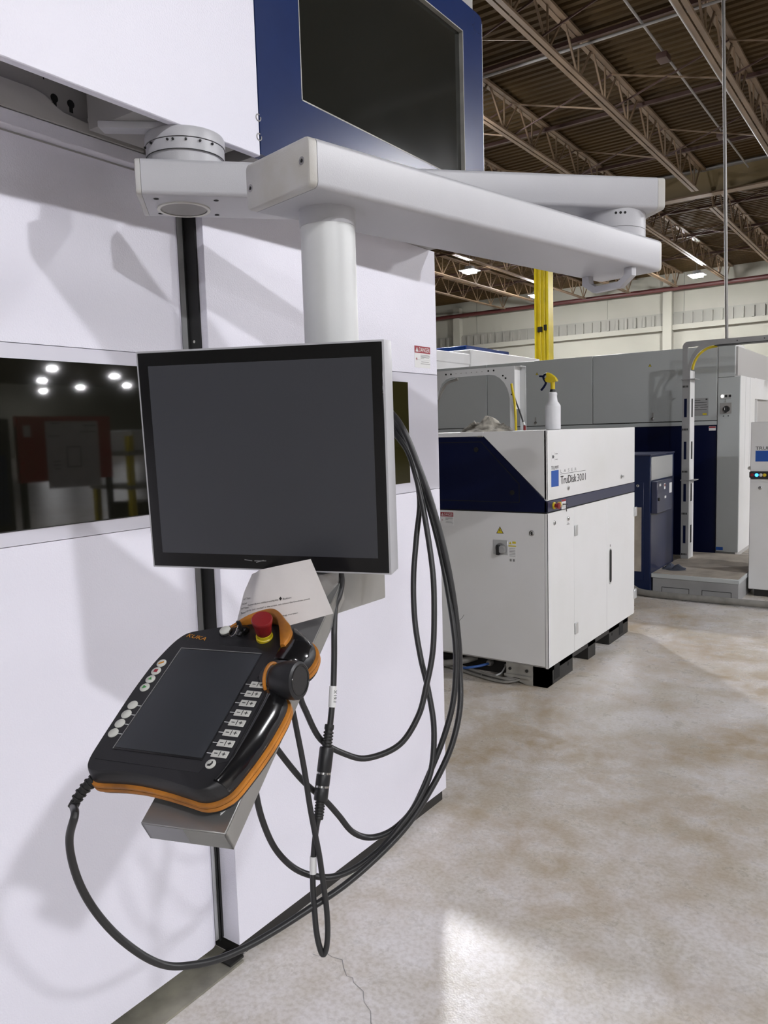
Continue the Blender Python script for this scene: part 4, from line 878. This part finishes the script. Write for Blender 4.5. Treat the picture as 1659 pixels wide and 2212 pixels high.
# column controls
pc = MB(MF).box(-1.676, -1.577, 1.682, 1.731, 0, .006, .001, 1).build('indicator_plate', 'alu', cl)
MB(MF).lathe([(.014, 0), (.012, .012), (.0005, .014)], (-1.659, 1.707, .006), (0, 0, 1), 16).build('lit_button', 'led_white', pc)
for x in (-1.625, -1.590): MB(MF).box(x-.011, x+.011, 1.696, 1.718, .006, .014, .001, 1).build('button', 'print_black', pc)
MB(MF).box(-1.632, -1.626, 1.648, 1.682, 0, .004).build('indicator_stem', 'plate_grey', pc)
sw2 = MB(MF).box(-1.677, -1.575, 1.540, 1.643, 0, .006, .001, 1).build('rotary_switch', 'plate_grey', cl)
MB(MF).lathe([(.030, 0), (.028, .02), (.0005, .021)], (-1.620, 1.585, .006), (0, 0, 1), 22).build('switch_knob', 'print_black', sw2)
MB(MF @ Matrix.Translation((-1.622, 1.578, .026))).box(-.009, .009, -.03, .022, 0, .014, .002, 1).build('switch_handle', 'print_black', sw2)
decal('handle_mark', 'print_white', sw2, MF, -1.632, -1.627, 1.573, 1.598, .040, .041)
pk = decal('switch_label', 'machine_grey', cl, MF, -1.660, -1.590, 1.505, 1.531, 0, .003); decal('label_mark', 'print_black', pk, MF, -1.652, -1.640, 1.514, 1.522, .003, .0035); decal('label_mark', 'print_black', pk, MF, -1.610, -1.598, 1.514, 1.522, .003, .0035)
decal('blue_label', 'logo_blue', cl, MF, -1.70, -1.635, .215, .245)
decal('warning_sticker', 'print_white', bm_, MF, -1.780, -1.716, 1.382, 1.424, -.008, -.007); decal('sticker_bar', 'print_red', bm_, MF, -1.778, -1.718, 1.408, 1.422, -.007, -.0065)
ip2 = decal('info_plate', 'post_grey', bm_, MF, -1.940, -1.786, 1.527, 1.700)
for k, (x0, x1, z) in enumerate(((-1.935, -1.86, 1.675), (-1.935, -1.80, 1.655), (-1.935, -1.80, 1.63), (-1.935, -1.88, 1.61), (-1.86, -1.79, 1.61), (-1.935, -1.80, 1.585))): decal('print_line', 'print_black', ip2, MF, x0, x1, z, z+.004, .0006, .001)
decal('print_block', 'print_black', ip2, MF, -1.812, -1.795, 1.68, 1.692, .0006, .001); decal('print_block', 'print_yellow', ip2, MF, -1.838, -1.80, 1.535, 1.552, .0006, .001)
for x in (-3.569, -2.347): tri_sign(bm_, MF, x, 2.052, .034)
for x in (-3.59, -2.316):
    MB(MF).lathe([(.016, 0), (.016, .006), (.0005, .008)], (x, 1.515, 0), (0, 0, 1), 16).build('panel_lock', 'chrome', bm_); MB(MF).box(x-.010, x+.008, 1.535, 1.575, 0, .002).build('lock_cover', 'plate_grey', bm_)
# rear superstructure
BB().box(-7.5, -5.5, 8.9, 11.2, 2.40, 2.55, .01, 1).build('roof_box', 'cabinet_white', bm_)
BB().box(-7.0, -5.48, 10.0, 12.4, 2.17, 2.62, .01, 1).build('roof_box', 'cabinet_white', bm_)
BB().box(-7.5, -5.52, 8.3, 10.0, 2.17, 2.40).build('roof_step', 'cabinet_white', bm_)
b = BB(); b.box(-8.0, -6.0, 10.79, 12.3, 2.55, 2.78, .01, 1); b.build('blue_roof_unit', 'blue_paint', bm_)

# ============================================================ TALL CABLE POST, STEP, CONTROL CABINETS
po = thing('cable_post', 'tall grey slotted cable post with bracket arm, standing on the step platform', 'cable post', None, Matrix.Translation((-1.88, 7.5, .19)))
TP = Matrix.Translation((1.88, -7.5, -.19)); PFm = TP @ FY(7.5)
c0 = [(-1.905, .19), (-1.838, .19), (-1.838, 1.93), (-1.829, 1.966), (-1.81, 2.03), (-1.78, 2.085), (-1.74, 2.118), (-1.69, 2.142), (-1.631, 2.154), (-.80, 2.152), (-.80, 2.197), (-1.847, 2.203), (-1.875, 2.200), (-1.896, 2.186), (-1.905, 2.16)]
MB(PFm).prism([(-1.905, .19), (-1.838, .19), (-1.838, 1.93), (-1.858, 1.985), (-1.858, 1.985), (-1.905, 1.985)], -.01, 0).build('post_plate', 'post_grey', po)
MB(PFm).prism([(-1.905, 1.985), (-1.858, 1.985), (-1.858, 2.150), (-1.765, 2.154), (-1.790, 2.125), (-1.822, 2.08), (-1.845, 2.02), (-1.855, 1.985), (-1.838, 1.93), (-1.829, 1.966), (-1.81, 2.03), (-1.78, 2.085), (-1.74, 2.118), (-1.69, 2.142), (-1.631, 2.154), (-.80, 2.152), (-.80, 2.197), (-1.847, 2.203), (-1.875, 2.200), (-1.896, 2.186), (-1.905, 2.16)], -.008, .001).build('bracket_arm', 'post_grey', po)
MB(PFm).box(-1.838, -1.834, .19, 1.94, -.16, .0).build('post_side', 'cabinet_white', po)
MB(PFm).box(-1.905, -1.834, .19, 1.94, -.165, -.16).build('post_back', 'post_grey', po)
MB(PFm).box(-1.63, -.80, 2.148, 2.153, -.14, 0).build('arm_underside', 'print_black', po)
for z0, z1 in ((1.515, 1.685), (1.125, 1.289), (.731, .897), (.337, .505)):
    MB(PFm).box(-1.886, -1.862, z0, z1, 0, .001).build('slot', 'navy', po); MB(TP @ FX(-1.834)).box(7.55, 7.60, z0, z1, 0, .001).build('slot', 'print_black', po)
for z in (1.796, 1.402, 1.011, .617, .232):
    for x in (-1.895, -1.882, -1.869, -1.856): MB(PFm).box(x-.005, x+.004, z-.009, z+.009, 0, .001).build('hole', 'print_black', po)
for z in (1.862, .93): MB(PFm).box(-1.912, -1.79, z-.004, z+.004, -.165, .012).build('collar_plate', 'post_grey', po)
MB(PFm).tube([(-1.832, 1.95, -.07), (-1.826, 1.99, -.07), (-1.80, 2.05, -.07), (-1.765, 2.095, -.07), (-1.70, 2.135, -.07), (-1.62, 2.148, -.07)], .012, 8).build('yellow_cable', 'yellow_plastic', po)
for x in (-1.44, -1.22): MB(PFm).lathe([(.005, 0), (.005, .001)], (x, 2.175, .001), (0, 0, 1), 10).build('bolt', 'hole_black', po)
sp = thing('step_platform', 'low grey step platform with worn tread in front of grey machine', 'platform', None, Matrix.Translation((-1.56, 7.1, 0)))
TS = Matrix.Translation((1.56, -7.1, 0)); SFm = TS @ FY(6.66)
MB(TS).box(-1.92, -1.24, 6.66, 7.95, .0, .150).build('platform_body', 'post_grey', sp)
MB(TS).box(-1.932, -1.23, 6.648, 7.96, .150, .187, .004, 1).build('platform_lip', 'machine_grey', sp)
MB(TS).box(-1.922, -1.24, 6.665, 7.95, .187, .191).build('tread', 'step_tread', sp)
for x0, x1 in ((-1.845, -1.62), (-1.52, -1.29)):
    b = MB(SFm)
    for q in ((x0, x1, .072, .076), (x0, x0+.004, .0, .076), (x1-.004, x1, .0, .076)): b.box(*q, 0, .001)
    b.build('fork_outline', 'hole_black', sp)
rag('cleaning_rag', 'rag_blue', -1.815, 6.93, .191,   .105, .11, .045, 9, 'dark blue rag lying on the corner of the step platform', [(-.3, 0, .35, 1), (.35, -.2, .35, .75), (.2, .5, .3, .6)])
bc = thing('control_cabinet', 'narrow navy steel control cabinet between the laser cabinet and step platform', 'cabinet', None, Matrix.Translation((-2.3, 7.0, 0)))
TB = Matrix.Translation((2.3, -7.0, 0)); BFm = TB @ FY(6.63); BX = TB @ FX(-1.937)
MB(TB).box(-2.85, -1.937, 6.63, 7.36, .03, 1.195, .004, 1).build('body', 'cab_navy', bc)
MB(TB).box(-2.86, -1.932, 6.62, 7.37, 1.195, 1.205).build('top_plate', 'navy_stripe', bc)
dr = MB(BFm).box(-2.8, -1.99, .12, .965, 0, .006, .002, 1).build('door', 'cab_navy', bc)
lock(BFm @ Matrix.Translation((0, 0, .006)), -2.04, .941, .013, dr)
MB(BFm).box(-2.8, -2.008, .20, .755, .006, .010).build('filter_mat', 'step_tread', dr)
MB(BX).box(6.65, 7.30, .985, 1.18, 0, .004, .001, 1).build('side_panel', 'alu', bc)
op = MB(BX).box(6.66, 7.13, .70, .972, 0, .05, .004, 1).build('operator_box', 'navy_stripe', bc)
decal('meter_label', 'print_white', op, BX, 6.86, 6.90, .895, .945, .05, .052); decal('meter', 'red_plastic', op, BX, 6.865, 6.895, .92, .94, .052, .053); decal('text_label', 'print_white', op, BX, 7.03, 7.11, .85, .94, .05, .051)
for y, z in ((6.72, .93), (6.88, .815)): decal('knob_label', 'print_white', op, BX, y, y+.05, z, z+.02, .05, .051)
MB(BX).lathe([(.014, 0), (.014, .01)], (6.70, .82, .05), (0, 0, 1), 14).build('latch', 'base_black', op)
MB(BX).box(6.65, 7.30, .03, .69, 0, .003).build('side_panel', 'navy_stripe', bc)
tag(MB().tube([(-2.12, 6.75, .10), (-2.09, 6.66, .055), (-2.02, 6.58, .035), (-1.9, 6.545, .032), (-1.7, 6.53, .032), (-1.3, 6.53, .032), (-.8, 6.54, .032)], .028, 12).build('floor_conduit', 'hose_grey'), 'grey flexible conduit lying on the floor along the step platform', 'pipe')
rc = thing('operator_cabinet', 'white operator cabinet with black button strip beside the step platform', 'cabinet', None, Matrix.Translation((-.8, 7.3, 0)))
TO = Matrix.Translation((.8, -7.3, 0)); OF = TO @ FY(6.97)
MB(TO).box(-1.18, -.84, 7.0, 7.33, 0, .06).build('base', 'base_black', rc)
MB(OF).box(-1.222, -.80, .06, 1.015, -.4, 0, .004, 1).build('lower_housing', 'cabinet_white', rc)
MB(OF).box(-1.222, -.80, 1.02, 1.452, -.4, 0, .004, 1).build('upper_housing', 'cabinet_white', rc)
bs = MB(OF).prism([(-1.227, .998), (-1.21, .984), (-.80, .984), (-.80, 1.048), (-1.215, 1.048), (-1.227, 1.04)], 0, .008).build('button_strip', 'black_plastic', rc)
for x, m in ((-1.206, 'red_plastic'), (-1.171, 'led_blue'), (-1.139, 'button_white'), (-1.112, 'yellow_plastic'), (-1.07, 'print_black')):
    MB(OF).lathe([(.014, 0), (.012, .012), (.0005, .014)], (x, 1.017, .008), (0, 0, 1), 18).build('push_button', m, bs)
text('logo_lettering', 'TRUMPF', .165, .027, 'print_black', rc, OF @ Matrix.Translation((-1.185, 1.224, 0)))
decal('logo_square', 'logo_blue', rc, OF, -1.184, -1.02, 1.128, 1.217)
lock(OF, -1.144, .910, .014, rc)
MB(OF).lathe([(.014, 0), (.014, .03), (.006, .034)], (-1.232, 1.072, -.05), (0, 0, 1), 8).build('edge_bolt', 'button_white', rc)

# ============================================================ behind the viewer: things mirrored in the dark cell window
tb = thing('tool_board', 'red tool board with white posters on legs, seen mirrored in the cell window', 'board', None, Matrix.Translation((2.55, 3.6, 0)))
TT = Matrix.Translation((-2.55, -3.6, 0))
MB(TT).box(2.52, 2.56, 3.20, 4.02, 1.15, 1.66).build('panel', 'red_board', tb)
for y in (3.22, 3.98): MB(TT).box(2.53, 2.57, y, y+.04, 0, 1.66).build('leg', 'base_black', tb)
MB(TT).box(2.40, 2.72, 3.20, 4.02, 0, .05).build('foot', 'base_black', tb)
BKF = TT @ frame((2.52, 0, 0), (0, -1, 0), (0, 0, 1), (-1, 0, 0))
ps = MB(BKF).box(-3.90, -3.43, 1.09, 1.62, 0, .003).build('poster', 'paper', tb)
for q in ((-3.73, -3.60, 1.25, 1.42),): decal('poster_frame', 'print_grey', ps, BKF, *q, .003, .004); decal('poster_field', 'paper', ps, BKF, q[0]+.01, q[1]-.01, q[2]+.01, q[3]-.01, .004, .005)
for x, z, l in ((-3.88, 1.58, .12), (-3.56, 1.60, .08), (-3.88, 1.53, .15), (-3.55, 1.50, .1), (-3.54, 1.30, .06), (-3.54, 1.27, .06), (-3.54, 1.24, .05)): decal('poster_line', 'print_grey', ps, BKF, x, x+l, z, z+.008, .003, .004)
decal('note', 'paper', tb, BKF, -3.31, -3.25, 1.50, 1.59)
MB(TT).box(2.50, 2.52, 3.15, 4.1, .0, .02).build('foot_rail', 'base_black', tb)
dk = thing('dark_cabinet', 'tall dark cabinet with blue door beside the red board, mirrored in window', 'cabinet', None, Matrix.Translation((2.9, 2.7, 0)))
MB(Matrix.Translation((-2.9, -2.7, 0))).box(2.5, 3.2, 2.3, 3.13, 0, 1.64).build('body', 'base_black', dk)
MB(Matrix.Translation((-2.9, -2.7, 0))).box(2.49, 2.5, 2.35, 3.09, .85, 1.37).build('door', 'blue_paint', dk)
MB(Matrix.Translation((-2.9, -2.7, 0))).box(2.49, 2.5, 2.35, 3.09, .2, .80).build('drawer', 'red_board', dk)
sh = thing('storage_rack', 'yellow storage rack with white bins, mirrored in the cell window', 'rack', None, Matrix.Translation((4.0, 6.2, 0)))
TK = Matrix.Translation((-4.0, -6.2, 0))
for x in (3.6, 4.2):
    for y in (5.0, 6.2, 7.4): MB(TK).box(x-.03, x+.03, y-.03, y+.03, 0, 1.5).build('upright', 'yellow_paint', sh)
for z in (.5, .95, 1.3): MB(TK).box(3.55, 4.25, 4.95, 7.45, z, z+.04).build('shelf', 'zinc', sh)
for k in range(7): MB(TK).box(3.6, 4.1, 5.05+k*.34, 5.30+k*.34, 1.34, 1.56, .01, 1).build('bin', 'print_white', sh)
for k in range(5): MB(TK).box(3.6, 4.1, 5.10+k*.46, 5.42+k*.46, .54, .80, .01, 1).build('bin', 'base_black', sh)
